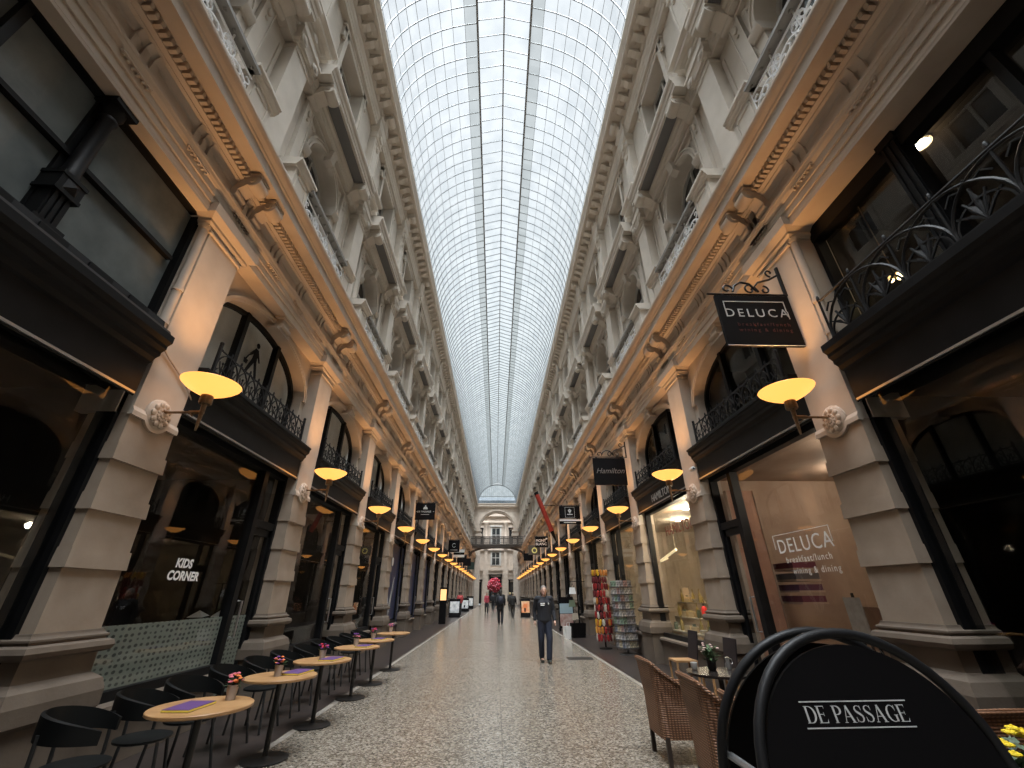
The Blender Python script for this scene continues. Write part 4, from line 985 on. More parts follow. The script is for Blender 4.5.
def panel(y_top,y_bot,R_,zc_,z0):
    P = [(-R_,z0)]+[(-R_*cos(pi*i/24),zc_+R_*.98*sin(pi*i/24)) for i in range(25)]+[(R_,z0)]
    b = MB(); b.extr([(x,y_bot+(y_top-y_bot)*z/zt-.006,z) for x,z in P],(0,.012,0)); return b
mk(panel(-.07,-.34,.383,1.025,.22),'front_panel',signblack,r); mk(panel(.06,.38,.375,1.025,.22),'rear_panel',signblack,r)
alum = mat('brushed_aluminium',(.55,.56,.57),.35,.8)
for s_ in (-1,1): b = MB(); b.tube([(s_*.37,-.34+.27*1.04/zt,1.04),(s_*.37,.42-.35*1.04/zt,1.04)],.012,6); mk(b,'spacer_bar',alum,r)
# serif capitals
def ribbon(b, pts, ws):
    n = len(pts)
    for i in range(n-1):
        (x0,z0),(x1,z1) = pts[i],pts[i+1]
        def nrm(k):
            a = pts[max(k-1,0)]; c = pts[min(k+1,n-1)]; dx,dz = c[0]-a[0],c[1]-a[1]; l = sqrt(dx*dx+dz*dz) or 1; return (-dz/l,dx/l)
        n0,n1 = nrm(i),nrm(i+1)
        b.quad((x0+n0[0]*ws[i],0,z0+n0[1]*ws[i]),(x0-n0[0]*ws[i],0,z0-n0[1]*ws[i]),(x1-n1[0]*ws[i+1],0,z1-n1[1]*ws[i+1]),(x1+n1[0]*ws[i+1],0,z1+n1[1]*ws[i+1]))
def rect(b,x0,x1,z0,z1): b.quad((x0,0,z0),(x1,0,z0),(x1,0,z1),(x0,0,z1))
def glyph(ch):
    b = MB(); T,t = .065,.022
    def stem(x): rect(b,x-T,x+T,0,1); rect(b,x-T-.06,x+T+.06,0,.035); rect(b,x-T-.06,x+T+.06,.965,1)
    def bowl(x,zc_,rx,rz):
        pts=[(x+rx*sin(pi*i/16),zc_+rz*cos(pi*i/16)) for i in range(17)]; ribbon(b,pts,[t+(T*1.05-t)*sin(pi*i/16)**1.5 for i in range(17)])
    if ch=='D': stem(.14); rect(b,.14,.32,.955,1); rect(b,.14,.32,0,.045); bowl(.30,.5,.36,.478); return b,.78
    if ch=='E':
        stem(.14); rect(b,.14,.56,.955,1); rect(b,.14,.60,0,.045); rect(b,.14,.46,.49,.53)
        b.add([(.56,0,1),(.52,0,.955),(.56,0,.78)],[(0,1,2)]); b.add([(.60,0,0),(.54,0,.045),(.63,0,.25)],[(0,1,2)]); rect(b,.44,.47,.40,.62); return b,.70
    if ch=='P': stem(.14); rect(b,.14,.3,.955,1); rect(b,.14,.3,.46,.505); bowl(.28,.73,.27,.25); return b,.62
    if ch=='A':
        ribbon(b,[(.10,.02),(.36,1.0)],[.024,.024]); ribbon(b,[(.36,1.0),(.64,.02)],[.068,.068]); rect(b,.18,.56,.32,.36); rect(b,.0,.21,0,.035); rect(b,.50,.78,0,.035); return b,.80
    if ch=='S':
        P_=[(.50,.80),(.46,.91),(.36,.97),(.25,.965),(.15,.90),(.11,.78),(.15,.66),(.26,.57),(.38,.48),(.49,.37),(.51,.23),(.45,.10),(.34,.035),(.22,.035),(.12,.11),(.08,.25)]
        W_=[.018,.02,.02,.024,.04,.055,.062,.068,.068,.062,.055,.042,.024,.02,.02,.018]; ribbon(b,P_,W_); rect(b,.485,.515,.70,.98); rect(b,.065,.095,.02,.32); return b,.64
    if ch=='G':
        P_=[(.66,.74),(.60,.88),(.49,.97),(.37,.97),(.23,.87),(.14,.70),(.12,.5),(.14,.30),(.23,.13),(.37,.03),(.50,.03),(.60,.08),(.64,.16)]
        W_=[.018,.022,.024,.026,.045,.06,.068,.06,.045,.026,.024,.024,.024]; ribbon(b,P_,W_); rect(b,.575,.70,.03,.40); rect(b,.50,.77,.385,.42); rect(b,.65,.68,.66,.98); return b,.80
    return b,.34
x = 0; b = MB(); 
for ch in 'DE PASSAGE':
    q,wd = glyph(ch); o_ = len(b.v); b.add([(p[0]+x,p[1],p[2]) for p in q.v],q.f); x += wd
tw = x; TWD = .35; TH_ = .044; tz = 1.188
def plane_y(z): return -.34+.27*z/zt-.0075
# lettering lies in the tilted plane of the front panel
vs = [((p[0]/tw-.5)*TWD-.036, plane_y(tz+p[2]*TH_), tz+p[2]*TH_) for p in b.v]
q = MB(); q.add(vs,b.f); mk(q,'lettering',lettergrey,r)
b = MB()
for z in (tz-.014,tz+TH_+.009):
    z1 = z+.0035; b.quad((-.5*TWD-.044,plane_y(z),z),(.5*TWD-.028,plane_y(z),z),(.5*TWD-.028,plane_y(z1),z1),(-.5*TWD-.044,plane_y(z1),z1))
mk(b,'rule',lettergrey,r)

# ---- wicker armchairs
wick = mat('brown_wicker',(.22,.12,.06),.55)
N,L = nt(wick); bs = N['Principled BSDF']; tc = N.new('ShaderNodeTexCoord')
wv = []
for d_,sc_ in (('Z',16),('X',10),('Y',10)):
    w_ = N.new('ShaderNodeTexWave'); w_.bands_direction = d_; w_.inputs['Scale'].default_value = sc_; w_.inputs['Distortion'].default_value = .6; L.new(tc.outputs['Object'], w_.inputs['Vector']); wv.append(w_)
mxa = N.new('ShaderNodeMath'); mxa.operation = 'ADD'; L.new(wv[1].outputs['Fac'],mxa.inputs[0]); L.new(wv[2].outputs['Fac'],mxa.inputs[1])
mxb = N.new('ShaderNodeMath'); mxb.operation = 'MULTIPLY'; L.new(wv[0].outputs['Fac'],mxb.inputs[0]); L.new(mxa.outputs[0],mxb.inputs[1])
rp = N.new('ShaderNodeValToRGB'); rp.color_ramp.elements[0].color=(.10,.042,.018,1); rp.color_ramp.elements[1].color=(.31,.145,.07,1); rp.color_ramp.elements[0].position=.1
bp = N.new('ShaderNodeBump'); bp.inputs['Strength'].default_value=.7; bp.inputs['Distance'].default_value=.008
L.new(mxb.outputs[0],rp.inputs['Fac']); L.new(rp.outputs['Color'],bs.inputs['Base Color']); L.new(mxb.outputs[0],bp.inputs['Height']); L.new(bp.outputs['Normal'],bs.inputs['Normal'])
def wicker_chair(loc, a, label):
    """tub armchair facing +x: wrap-round shell higher at the back, skirt, seat cushion, four legs"""
    r = empty('wicker_armchair',loc,a,label=label,category='armchair',group='brown wicker armchairs on the right terrace')
    pl = [(.30,-.28),(.0,-.285),(-.2,-.28),(-.265,-.25),(-.285,-.18),(-.29,0),(-.285,.18),(-.265,.25),(-.2,.28),(.0,.285),(.30,.28)]
    ht = [.60,.66,.80,.87,.89,.895,.89,.87,.80,.66,.60]
    b = MB(); vs=[]; fs=[]
    for (x,y),h in zip(pl,ht):
        fl = 1+.0
        t = .022
        for z,o_ in ((.22,0.0),(h*.6,.012),(h,.055 if x<-.1 else .03)):
            k = 1+o_/.3
            vs.append((x*k if x<0 else x,y*k,z))
        for z,o_ in ((h,.055 if x<-.1 else .03),(h*.6,.012),(.22,0.0)):
            k = 1+o_/.3; 
            nx,ny = (x,y); l = sqrt(nx*nx+ny*ny) or 1
            dx,dy = (0,-ny/abs(ny)*t) if x>-.1 and ny else (-nx/l*t,-ny/l*t)
            vs.append(((x*k if x<0 else x)+dx,y*k+dy,z))
    m = 6
    for i in range(len(pl)-1):
        for q in range(m): fs.append((i*m+q,i*m+(q+1)%m,(i+1)*m+(q+1)%m,(i+1)*m+q))
    fs += [tuple(range(m)),tuple((len(pl)-1)*m+q for q in range(m))[::-1]]
    b.add(vs,fs); mk(b,'shell',wick,r)
    b = MB(); b.tube([((x*1.18 if x<-.1 else x),y*(1.18 if x<-.1 else 1.09),h) for (x,y),h in zip(pl,ht)],.019,8); mk(b,'rim',wick,r,True)
    b = MB(); b.box(-.26,.29,-.26,.26,.36,.42); b.box(.27,.30,-.27,.27,.22,.42); mk(b,'seat',wick,r)
    legm_ = mat('dark_leg',(.03,.02,.015),.5)
    for sx in (-.24,.26):
        for sy in (-.25,.25): b = MB(); b.box(sx-.02,sx+.02,sy-.02,sy+.02,0,.24); mk(b,'leg',legm_,r)
    return r
wicker_chair((1.93,5.65,0),0,'brown wicker armchair back to the hall, farthest of three beside the sign board')
wicker_chair((1.97,4.50,0),-.05,'brown wicker armchair back to the hall, middle one of the three beside the sign board')
wicker_chair((1.95,3.62,0),-.1,'brown wicker armchair seen only between the hoops of the sign board')
wicker_chair((3.06,3.45,0),pi*.5,'brown wicker armchair with a rounded back at the lower right beside yellow flowers')
# ---- dark round tables with vase, cups, flowers
dk = mat('dark_table_top',(.02,.016,.014),.25)
b = MB(); b.lathe([(0,.72),(.36,.72),(.36,.745),(0,.75)],40,(0,0,0),'z',False); DT = b.mesh('table_top',dk,True)
for x,y,lab in ((2.52,5.75,'dark round table with a vase of pale flowers between the wicker armchairs'),(2.62,4.45,'dark round table with potted cream flowers behind the sign board hoops')):
    r = empty('terrace_table',(x,y,0),0,label=lab,category='table')
    ob('table_top',DT,r); ob('pole',TP,r); ob('base_plate',TB,r)
r = empty('flower_vase',(2.47,5.80,.7505),0,label='tall black vase of pale pink flowers on the dark round table',category='vase')
b = MB(); b.lathe([(.04,0),(.05,.02),(.055,.12),(.05,.13),(.045,.12)],18); mk(b,'vase',blacksteel,r,True)
rg = random.Random(5); mk(leaf_mesh(rg,60,.10,.10,.24,.035),'foliage',leafm,r); mk(blossom_mesh(rg,12,.10,.18,.30,.016),'blossom',mat('pale_pink_petals',(.6,.42,.38),.6),r)
china = mat('white_china',(.7,.69,.66),.25)
def cup(loc,label,h=.07):
    r = empty('cup',loc,.6,label=label,category='cup'); b = MB(); b.lathe([(.025,0),(.035,.02),(.04,h),(.036,h),(.03,.01)],16); mk(b,'bowl',china,r,True); b = MB(); b.tube([(.036,0,.055),(.06,0,.05),(.058,0,.025),(.034,0,.02)],.005,6); mk(b,'handle',china,r)
cup((2.30,5.90,.7505),'white cup beside the black vase on the dark round table'); cup((2.74,5.62,.7505),'white cup at the wall end of the dark round table')
r = empty('metal_jug',(2.70,5.86,.7505),0,label='small grey metal jug on the dark round table beside the white cup',category='jug'); b = MB(); b.lathe([(.03,0),(.035,.05),(.02,.08),(.025,.12)],14); mk(b,'body',steel_line,r,True); b = MB(); b.tube([(.033,0,.05),(.055,0,.06),(.05,0,.10),(.023,0,.11)],.005,6); mk(b,'handle',steel_line,r)
potted(31,(2.60,4.40,.7505),('cream','yellow'),'clay pot of cream and yellow flowers seen between the hoops of the sign board',.06,.12,12,None)
r = empty('flower_planter',(2.43,2.55,0),0,label='tall dark planter of bright yellow flowers at the lower right edge beside the wicker armchair',category='planter')
b = MB(); b.lathe([(.12,0),(.16,.80),(.15,.80),(.14,.76)],20); mk(b,'pot',mat('dark_planter',(.05,.045,.04),.6),r,True); rg = random.Random(8); mk(leaf_mesh(rg,70,.19,.78,.90,.05),'foliage',mat('grey_green_leaves',(.10,.14,.09),.6),r); mk(blossom_mesh(rg,22,.19,.87,.97,.024),'blossom',FM['yellow'],r)
# black chairs with wooden seats against the right wall
for x,y,lab in ((3.42,9.15,'black panel-backed chair with a wooden seat below the bright shop window'),(3.36,7.62,'black panel-backed chair with a wooden seat before the second right pilaster')):
    r = empty('side_chair',(x,y,0),0,label=lab,category='chair')
    b = MB(); b.box(-.2,.2,-.2,.2,.43,.46); mk(b,'seat',oak,r)
    b = MB(); b.add([(.19,-.2,.46),(.19,.2,.46),(.27,.2,.92),(.27,-.2,.92),(.21,-.2,.46),(.21,.2,.46),(.29,.2,.92),(.29,-.2,.92)],[(0,1,2,3),(7,6,5,4),(0,4,5,1),(1,5,6,2),(2,6,7,3),(3,7,4,0)]); mk(b,'backrest',mat('black_chair_back',(.012,.008,.010),.5),r)
    for sx in (-.18,.18):
        for sy in (-.18,.18): b = MB(); b.box(sx-.015,sx+.015,sy-.015,sy+.015,0,.43); mk(b,'leg',oak,r)

# ---- postcard rack and clog stand at the right shopfront
r = empty('postcard_rack',(3.72,13.95,0),0,label='tall grey spinning rack filled with picture postcards on the right pavement',category='rack')
grey = mat('grey_rack_wire',(.12,.115,.11),.5,.3)
b = MB(); b.lathe([(.25,0),(.25,.03),(.03,.05),(.03,1.9),(.05,1.92)],20); mk(b,'column',grey,r,True)
b = MB()
for k in range(9):
    z = .16+.195*k
    for q in range(4):
        a = q*pi/2+.35; st=len(b.v); b.box(.19,.24,-.23,.23,z,z+.012); b.box(.241,.245,-.23,.23,z,z+.03); b.xf(Matrix.Rotation(a,4,'Z'),st)
for q in range(4):
    a = q*pi/2+.35; st=len(b.v)
    for yy in (-.23,-.077,.077,.23): b.box(.185,.195,yy-.004,yy+.004,.1,1.88)
    b.xf(Matrix.Rotation(a,4,'Z'),st)
mk(b,'pocket',grey,r)
cc = [(.30,.30,.33),(.42,.40,.38),(.17,.19,.24),(.36,.22,.20),(.20,.28,.20),(.50,.47,.42),(.24,.23,.24),(.42,.36,.25)]
CMs = []
for i,c in enumerate(cc):
    m_ = noisy(mat('postcard_print_%s' % 'abcdefgh'[i],c,.4),tuple(v*.45 for v in c),tuple(min(1,v*1.7) for v in c),22,3,.4,.6)
    b = MB(); b.box(-.002,.002,-.068,.068,0,.172); CMs.append(b.mesh('postcard',m_))
rg = random.Random(3)
for q in (1,2,3):
    a = q*pi/2+.35
    for k in range(9):
        for j in range(3):
            z = .165+.195*k; p = Matrix.Rotation(a,4,'Z') @ Vector((.222,-.152+.152*j,z+.013))
            c = rg.choice(CMs); o = ob('postcard',c,None,(3.72+p.x,13.95+p.y,p.z),a,label='small picture postcard standing in a pocket of the grey spinning rack',category='postcard',group='postcards in the spinning rack')
# clogs
r = empty('clog_stand',(3.42,15.4,0),0,label='slim dark pole stand hung all over with painted wooden clogs',category='stand')
b = MB(); b.lathe([(.2,0),(.2,.03),(.03,.05),(.025,2.25)],18); mk(b,'pole',blacksteel,r,True)
b = MB()
for k in range(10):
    z = .28+.208*k-.09; b.tube([(.17*cos(q*pi/4),.17*sin(q*pi/4),z+.12) for q in range(8)],.006,5,True); b.tube([(-.17,0,z+.12),(.17,0,z+.12)],.005,4); b.tube([(0,-.17,z+.12),(0,.17,z+.12)],.005,4)
mk(b,'ring',blacksteel,r)
cl = {'red':(.30,.025,.025),'yellow':(.60,.34,.02),'white':(.50,.46,.39),'orange':(.45,.17,.035),'maroon':(.12,.018,.022)}
CG = {}
for n_,c in cl.items():
    m_ = mat(n_+'_painted_clog',c,.3); b = MB()
    b.lathe([(.005,-.098),(.024,-.09),(.043,-.05),(.046,0),(.039,.04),(.041,.068),(.032,.09),(.010,.10)],10); b.v = [(x*.8+(.02*(z<-.06)*(-z-.06)*20),y,z) for x,y,z in b.v]; b.ball((.026,0,.035),.024,8,5,(.5,1,1.6))
    CG[n_] = b.mesh('wooden_clog',m_,True)
rg = random.Random(12)
for k in range(10):
    z = .28+.208*k; nq = 14
    for q in range(nq):
        a = 2*pi*q/nq + .22*(k%2)
        if sin(a) > .5: continue
        t = (k*1.6 + q*1.2) % 10
        n_ = rg.choice(['red','maroon','maroon','red']) if t < 4 else rg.choice(['white','white','maroon']) if t < 6.5 else rg.choice(['yellow','orange','red','maroon']) if t < 8 else rg.choice(['maroon','white','red'])
        if k == 9: n_ = rg.choice(['orange','yellow','orange'])
        if k in (1,2) and cos(a) < -.3: n_ = rg.choice(['yellow','yellow','orange'])
        oc = ob('wooden_clog',CG[n_],None,(3.42+.235*cos(a),15.4+.235*sin(a),z+.03+rg.uniform(-.008,.008)),a,label='%s painted wooden clog hanging on the tall pole stand' % n_,category='clog',group='%s clogs on the pole stand' % n_); oc.rotation_euler = (rg.uniform(-.17,.17),0,a)
# bags and boards beyond
r = empty('display_board',(3.3,22.6,0),0,label='dark framed pavement board with a pale blue and pink poster just behind the walking man',category='sign board')
b = MB(); b.box(-.36,.36,-.03,.03,.1,1.42); b.box(-.36,-.3,-.15,.25,0,.1); b.box(.3,.36,-.15,.25,0,.1); mk(b,'frame',signblack,r)
b = MB(); b.box(-.31,.31,-.04,-.03,.72,1.14); mk(b,'poster',mat('pale_blue_poster',(.32,.42,.46),.5),r); b = MB(); b.box(-.31,.31,-.04,-.03,.2,.7); mk(b,'lower_poster',noisy(mat('pink_poster',(.4,.25,.22),.5),(.30,.13,.11),(.50,.38,.33),5),r)
for i,(x,y,w_,h_,m_,lab) in enumerate(((3.22,19.2,.3,.5,signblack,'dark shopping basket standing on the right pavement beyond the clog stand'),(2.72,18.8,.12,.42,letterwhite,'small white carrier bag beside the dark basket on the right pavement'))):
    r = empty('shopping_basket' if i==0 else 'carrier_bag',(x,y,0),.2,label=lab,category='basket' if i==0 else 'bag')
    b = MB(); b.add([(-w_*.85,-.14,0),(w_*.85,-.14,0),(w_*.85,.14,0),(-w_*.85,.14,0),(-w_,-.17,h_),(w_,-.17,h_),(w_,.17,h_),(-w_,.17,h_)],[(0,3,2,1),(0,1,5,4),(1,2,6,5),(2,3,7,6),(3,0,4,7)]); mk(b,'body',m_,r)
    b = MB(); b.tube([(-w_*.6,-.16,h_),(-w_*.4,-.16,h_+.13),(w_*.4,-.16,h_+.13),(w_*.6,-.16,h_)],.01,6); mk(b,'handle',m_,r)
r = empty('shoulder_bag_rack',(3.55,20.6,0),0,label='black display stand with pale and green bags hanging at the right shopfront',category='stand')
b = MB(); b.lathe([(.25,0),(.25,.03),(.03,.05),(.03,2.1)],16); b.tube([(-.35,0,2.05),(.35,0,2.05)],.015,6); mk(b,'stand',signblack,r)
for i,(dx,z,m_,lab) in enumerate(((-.25,1.55,letterwhite,'pale folded bag hanging high on the black display stand'),(-.3,1.05,mat('sage_bag',(.16,.2,.13),.6),'grey-green bag hanging lower on the black display stand'),(-.2,.55,mat('beige_bag',(.4,.34,.27),.6),'beige bag hanging lowest on the black display stand'))):
    rr_ = empty('bag',(3.55+dx,20.42,z),.4,label=lab,category='bag'); b = MB(); b.add([(-.15,-.05,0),(.15,-.05,0),(.15,.05,0),(-.15,.05,0),(-.12,-.02,.26),(.12,-.02,.26),(.12,.02,.26),(-.12,.02,.26)],[(0,3,2,1),(0,1,5,4),(1,2,6,5),(2,3,7,6),(3,0,4,7),(4,5,6,7)]); mk(b,'body',m_,rr_); b = MB(); b.tube([(-.1,0,.25),(0,0,.42),(.1,0,.25)],.008,5); mk(b,'strap',signblack,rr_)
def poster_board(x,y,w_,h_,label,pm,extra=None):
    r = empty('pavement_board',(x,y,0),0,label=label,category='sign board')
    b = MB()
    for s_ in (-1,1): b.add([(-w_,s_*.28-.015,0),(w_,s_*.28-.015,0),(w_,s_*.28+.015,0),(-w_,s_*.28+.015,0),(-w_,s_*.04-.015,h_),(w_,s_*.04-.015,h_),(w_,s_*.04+.015,h_),(-w_,s_*.04+.015,h_)],[(0,3,2,1),(0,1,5,4),(1,2,6,5),(2,3,7,6),(3,0,4,7),(4,5,6,7)])
    mk(b,'frame',signblack,r)
    def yy(z): return -.28+.24*z/h_-.02
    b = MB(); b.quad((-w_*.85,yy(.25*h_),.25*h_),(w_*.85,yy(.25*h_),.25*h_),(w_*.85,yy(.86*h_),.86*h_),(-w_*.85,yy(.86*h_),.86*h_)); mk(b,'poster',pm,r)
    if extra: b = MB(); b.quad((-w_*.3,yy(.3*h_)-.004,.3*h_),(w_*.05,yy(.3*h_)-.004,.3*h_),(w_*.05,yy(.5*h_)-.004,.5*h_),(-w_*.3,yy(.5*h_)-.004,.5*h_)); mk(b,'figure',signblack,r)
orange_p = noisy(mat('orange_poster',(.7,.35,.15),.5),(.72,.20,.06),(.85,.66,.40),1.8,3); white_p = noisy(mat('white_poster',(.6,.6,.58),.5),(.30,.31,.33),(.70,.70,.68),3.5,4,.3,.55)
poster_board(2.16,35.5,.36,1.25,'black pavement board with an orange poster on the right of the far hall',orange_p,True)
poster_board(-3.25,36.6,.42,1.25,'black pavement board with a white poster, nearest of three on the far left',white_p)
poster_board(-3.2,48,.4,1.2,'black pavement board with a white poster, middle of three on the far left',white_p,True)
poster_board(-3.2,57,.42,1.35,'black pavement board with a white poster, deepest of three on the far left',white_p)
r = empty('display_totem',(-3.28,28.6,0),0,label='slim black totem with a small orange lit screen on the left pavement',category='display')
b = MB(); b.box(-.2,.2,-.1,.1,0,1.15); b.box(-.24,.24,-.06,.06,1.15,1.95); mk(b,'body',signblack,r); b = MB(); b.box(-.18,.18,-.075,-.06,1.25,1.85); mk(b,'screen',mat('orange_screen',(.7,.4,.15),.4,emit=(.9,.5,.22),es=.7),r)
# floor grating, security camera, cable, red lamp
r = empty('floor_grating',(2.2,13.3,0),0,label='dark rectangular floor grating set near the right kerb',category='grating'); b = MB(); b.box(-.34,.34,-.3,.3,.001,.004)
for i in range(14): b.box(-.32+.047*i,-.30+.047*i,-.28,.28,.004,.008)
mk(b,'grate',mat('dark_grate',(.05,.045,.04),.5,.5),r)
r = empty('security_camera',(3.86,8.14,3.80),0,label='small white security camera beside the restaurant fascia at the second right pilaster',category='camera'); b = MB(); b.lathe([(.03,-.06),(.045,-.05),(.045,.05),(.035,.06)],14,(0,0,0),'y'); mk(b,'body',china,r,True); b = MB(); b.tube([(0,0,0),(.06,0,.03),(.11,.02,.03)],.012,6); mk(b,'mount',china,r); b = MB(); b.lathe([(.02,-.066),(.02,-.06)],12,(0,0,0),'y'); mk(b,'lens',signblack,r)
b = MB(); b.tube([(-3.86,4.10,4.16),(-3.95,4.22,4.12),(-3.955,4.35,4.06),(-3.955,4.55,3.98),(-3.955,4.75,3.88),(-3.95,4.86,3.80),(-4.0,4.95,3.8)],.009,6); mk(b,'cable',mat('beige_cable',(.4,.33,.27),.5),None,True,label='thin beige cable sagging across the nearest left pilaster above its lamp',category='cable')
for i,(side,z) in enumerate(((-1,4.3),(1,4.3))):
    pass
b = MB(); 
# kids corner lettering, restaurant window lettering, window film
w = LOWER_WIN[-1,0]
def wall_text(side,s,size,y,z,m,ext=.001,x=4.235,space=1.0,align='LEFT',shear=0,bold=0):
    o = text(s,'window_lettering',m,LOWER_WIN[side,0],size,(0,0,0),(0,0,0),ext,shear,align,space,bold)
    yl = (y-(Y0+2)) * (1 if side > 0 else -1)
    o.location = (x,yl,z); o.rotation_euler = (pi/2,0,-pi/2); return o
wall_text(-1,'KIDS',.15,5.99,1.91,letterwhite,.001,4.232,1.02,'LEFT',.05,.006)
wall_text(-1,'CORNER',.15,5.90,1.76,letterwhite,.001,4.232,1.02,'LEFT',.05,.006)
wall_text(1,'DELUCA',.28,6.68,2.09,letterwhite,.001,4.232,1.13)
wall_text(1,'breakfast/lunch',.12,6.56,1.95,letterwhite,.0005,4.232,1.25); wall_text(1,'wining & dining',.12,6.48,1.80,letterwhite,.0005,4.232,1.25)
b = MB(); y0,y1 = 6.74-Y0-2,5.52-Y0-2
b.box(4.228,4.234,y1,y0,2.345,2.353); b.box(4.228,4.234,y0-.01,y0,2.15,2.35); b.box(4.228,4.234,y1,y1+.01,2.15,2.35); mk(b,'letter_frame',letterwhite,LOWER_WIN[1,0])
film = mat('frosted_window_film',(.2,.22,.2),.7); N,L = nt(film); bs = N['Principled BSDF']; tc = N.new('ShaderNodeTexCoord'); mp = N.new('ShaderNodeMapping'); mp.inputs['Scale'].default_value=(1,11,17)
vv = N.new('ShaderNodeTexVoronoi'); vv.inputs['Randomness'].default_value=.25; vv.inputs['Scale'].default_value=1; rp = N.new('ShaderNodeValToRGB'); rp.color_ramp.interpolation='EASE'
rp.color_ramp.elements[0].color=(.06,.068,.058,1); rp.color_ramp.elements[0].position=.22; rp.color_ramp.elements[1].color=(.25,.27,.235,1); rp.color_ramp.elements[1].position=.38
L.new(tc.outputs['Object'],mp.inputs[0]); L.new(mp.outputs[0],vv.inputs['Vector']); L.new(vv.outputs['Distance'],rp.inputs['Fac']); L.new(rp.outputs['Color'],bs.inputs['Base Color'])
b = MB(); b.box(4.246,4.252,-.88,1.6,.68,1.29); b.box(4.246,4.252,-1.6,-.98,.25,1.29); mk(b,'frosted_film',film,w)
# striding figure sticker on the arched pane over the kids corner
k0 = [o for o in bpy.data.objects if o.name.startswith('blind') and o.parent and abs(o.parent.location.y-(Y0+2))<.01 and o.parent.location.x==0][0].parent
b = MB()
def fl(pts): b.extr([(4.405,y,z) for y,z in pts],(.006,0,0))
cy_,cz = 0.0,5.22
b.lathe([(.05,4.405),(.05,4.411)],14,(0,cy_,cz+.36),'x')
fl([(cy_-.05,cz+.29),(cy_+.05,cz+.29),(cy_+.07,cz+.05),(cy_-.07,cz+.05)])
fl([(cy_-.07,cz+.07),(cy_+.03,cz+.07),(cy_-.13,cz-.24),(cy_-.19,cz-.24)]); fl([(cy_-.01,cz+.07),(cy_+.07,cz+.07),(cy_+.19,cz-.22),(cy_+.13,cz-.25)])
fl([(cy_+.05,cz+.28),(cy_+.17,cz+.10),(cy_+.14,cz+.08),(cy_+.03,cz+.2)]); fl([(cy_-.05,cz+.28),(cy_-.17,cz+.12),(cy_-.14,cz+.09),(cy_-.03,cz+.2)])
fl([(cy_-.15,cz+.10),(cy_-.18,cz+.10),(cy_-.25,cz-.02),(cy_-.22,cz-.03)]); fl([(cy_-.28,cz-.02),(cy_-.16,cz-.02),(cy_-.18,cz-.1),(cy_-.26,cz-.1)])
b.v = [(x,-y,z) for x,y,z in b.v]; mk(b,'sticker',signblack,k0)
# name on the fascia of the bright shop
o = text('HAMILTON','fascia_lettering',lettergrey,LOWER_WIN[1,1],.26,(0,0,0),(0,0,0),.004,0,'CENTER'); o.location=(3.982,-.2,3.69); o.rotation_euler=(pi/2,0,-pi/2)
o = text('HAMILTON','window_lettering',mat('faint_red_lettering',(.3,.08,.06),.5),LOWER_WIN[1,1],.34,(0,0,0),(0,0,0),.001,0,'CENTER'); o.location=(4.232,-.35,2.85); o.rotation_euler=(pi/2,0,-pi/2)
# navy winged window film on the left
wingm = mat('white_wing_print',(.6,.6,.58),.5)
for k,wing in ((3,True),(4,False),(5,False)):
    w = LOWER_WIN[-1,k]; b = MB(); b.box(4.225,4.236,-.88,1.58,.72,3.4); b.box(4.22,4.228,-1.6,-.98,.22,3.4); mk(b,'window_film',navy,w)
    b = MB(); b.lathe([(.16,4.215),(.16,4.222)],16,(0,.35,2.75),'x')
    if wing:
        for s_ in (-1,1):
            for i in range(7):
                y = .35+s_*(.1+.02*i); b.add([(4.22,y,.85+.09*i),(4.22,y+s_*(.12+.05*i),.95+.17*i),(4.22,y+s_*(.22+.06*i),1.25+.17*i),(4.22,y+s_*(.08+.05*i),1.02+.15*i)],[(0,1,2,3)])
            b.add([(4.22,.35+s_*.05,.8),(4.22,.35+s_*.62,2.2),(4.22,.35+s_*.55,2.22),(4.22,.35+s_*.1,1.3)],[(0,1,2,3)])
    mk(b,'wing_print',wingm,w)
# red heart balloon sculpture at the end of the hall
r = empty('flower_sculpture',(-.3,68,0),0,label='large cluster of red and pink blossoms on a stand before the far doorway',category='flower display')
b = MB(); b.lathe([(.4,0),(.4,.1),(.06,.15),(.06,2.0)],16); mk(b,'stand',signblack,r)
for c in ('red','pink'):
    rg = random.Random(4 if c=='red' else 9); b = MB()
    for i in range(110):
        a = rg.random()*2*pi; u_ = rg.uniform(-1,1); q = 1.05*rg.random()**.4; b.ball((q*cos(a)*sqrt(1-u_*u_),q*.7*sin(a)*sqrt(1-u_*u_),2.75+q*u_*.95),.13,6,4)
    mk(b,'blossom',FM[c],r)

# ---- shop contents seen through the panes
def pendant(x,y,z,label,col=(1,.66,.32),es=6,en=0):
    r = empty('pendant_lamp',(x,y,z),0,label=label,category='lamp'); b = MB(); b.lathe([(.02,.12),(.05,.1),(.14,.02),(.15,0),(.13,0)],20); mk(b,'shade',brass,r,True); b = MB(); b.ball((0,0,.02),.05,10,6); mk(b,'bulb',mat('bulb_glow',(1,.8,.5),.4,emit=col,es=es),r); b = MB(); b.tube([(0,0,.12),(0,0,3.58-z)],.006,5); mk(b,'cord',signblack,r)
spot_on = mat('lit_downlight',(1,1,1),.4,emit=(1,.93,.82),es=9)
def downlight(x,y,z,label,en,col=(1,.85,.68)):
    r = empty('ceiling_spot',(x,y,z),0,label=label,category='ceiling light'); b = MB(); b.lathe([(.11,-.02),(.11,0),(.085,0),(.085,-.02)],20,(0,0,0),'z',False); mk(b,'ring',china,r,True); b = MB(); b.lathe([(0,-.008),(.085,-.008)],20,(0,0,0),'z',False); mk(b,'lens',spot_on,r)
    lamp('spot','POINT',(x,y,z-.12),en,col,.09)
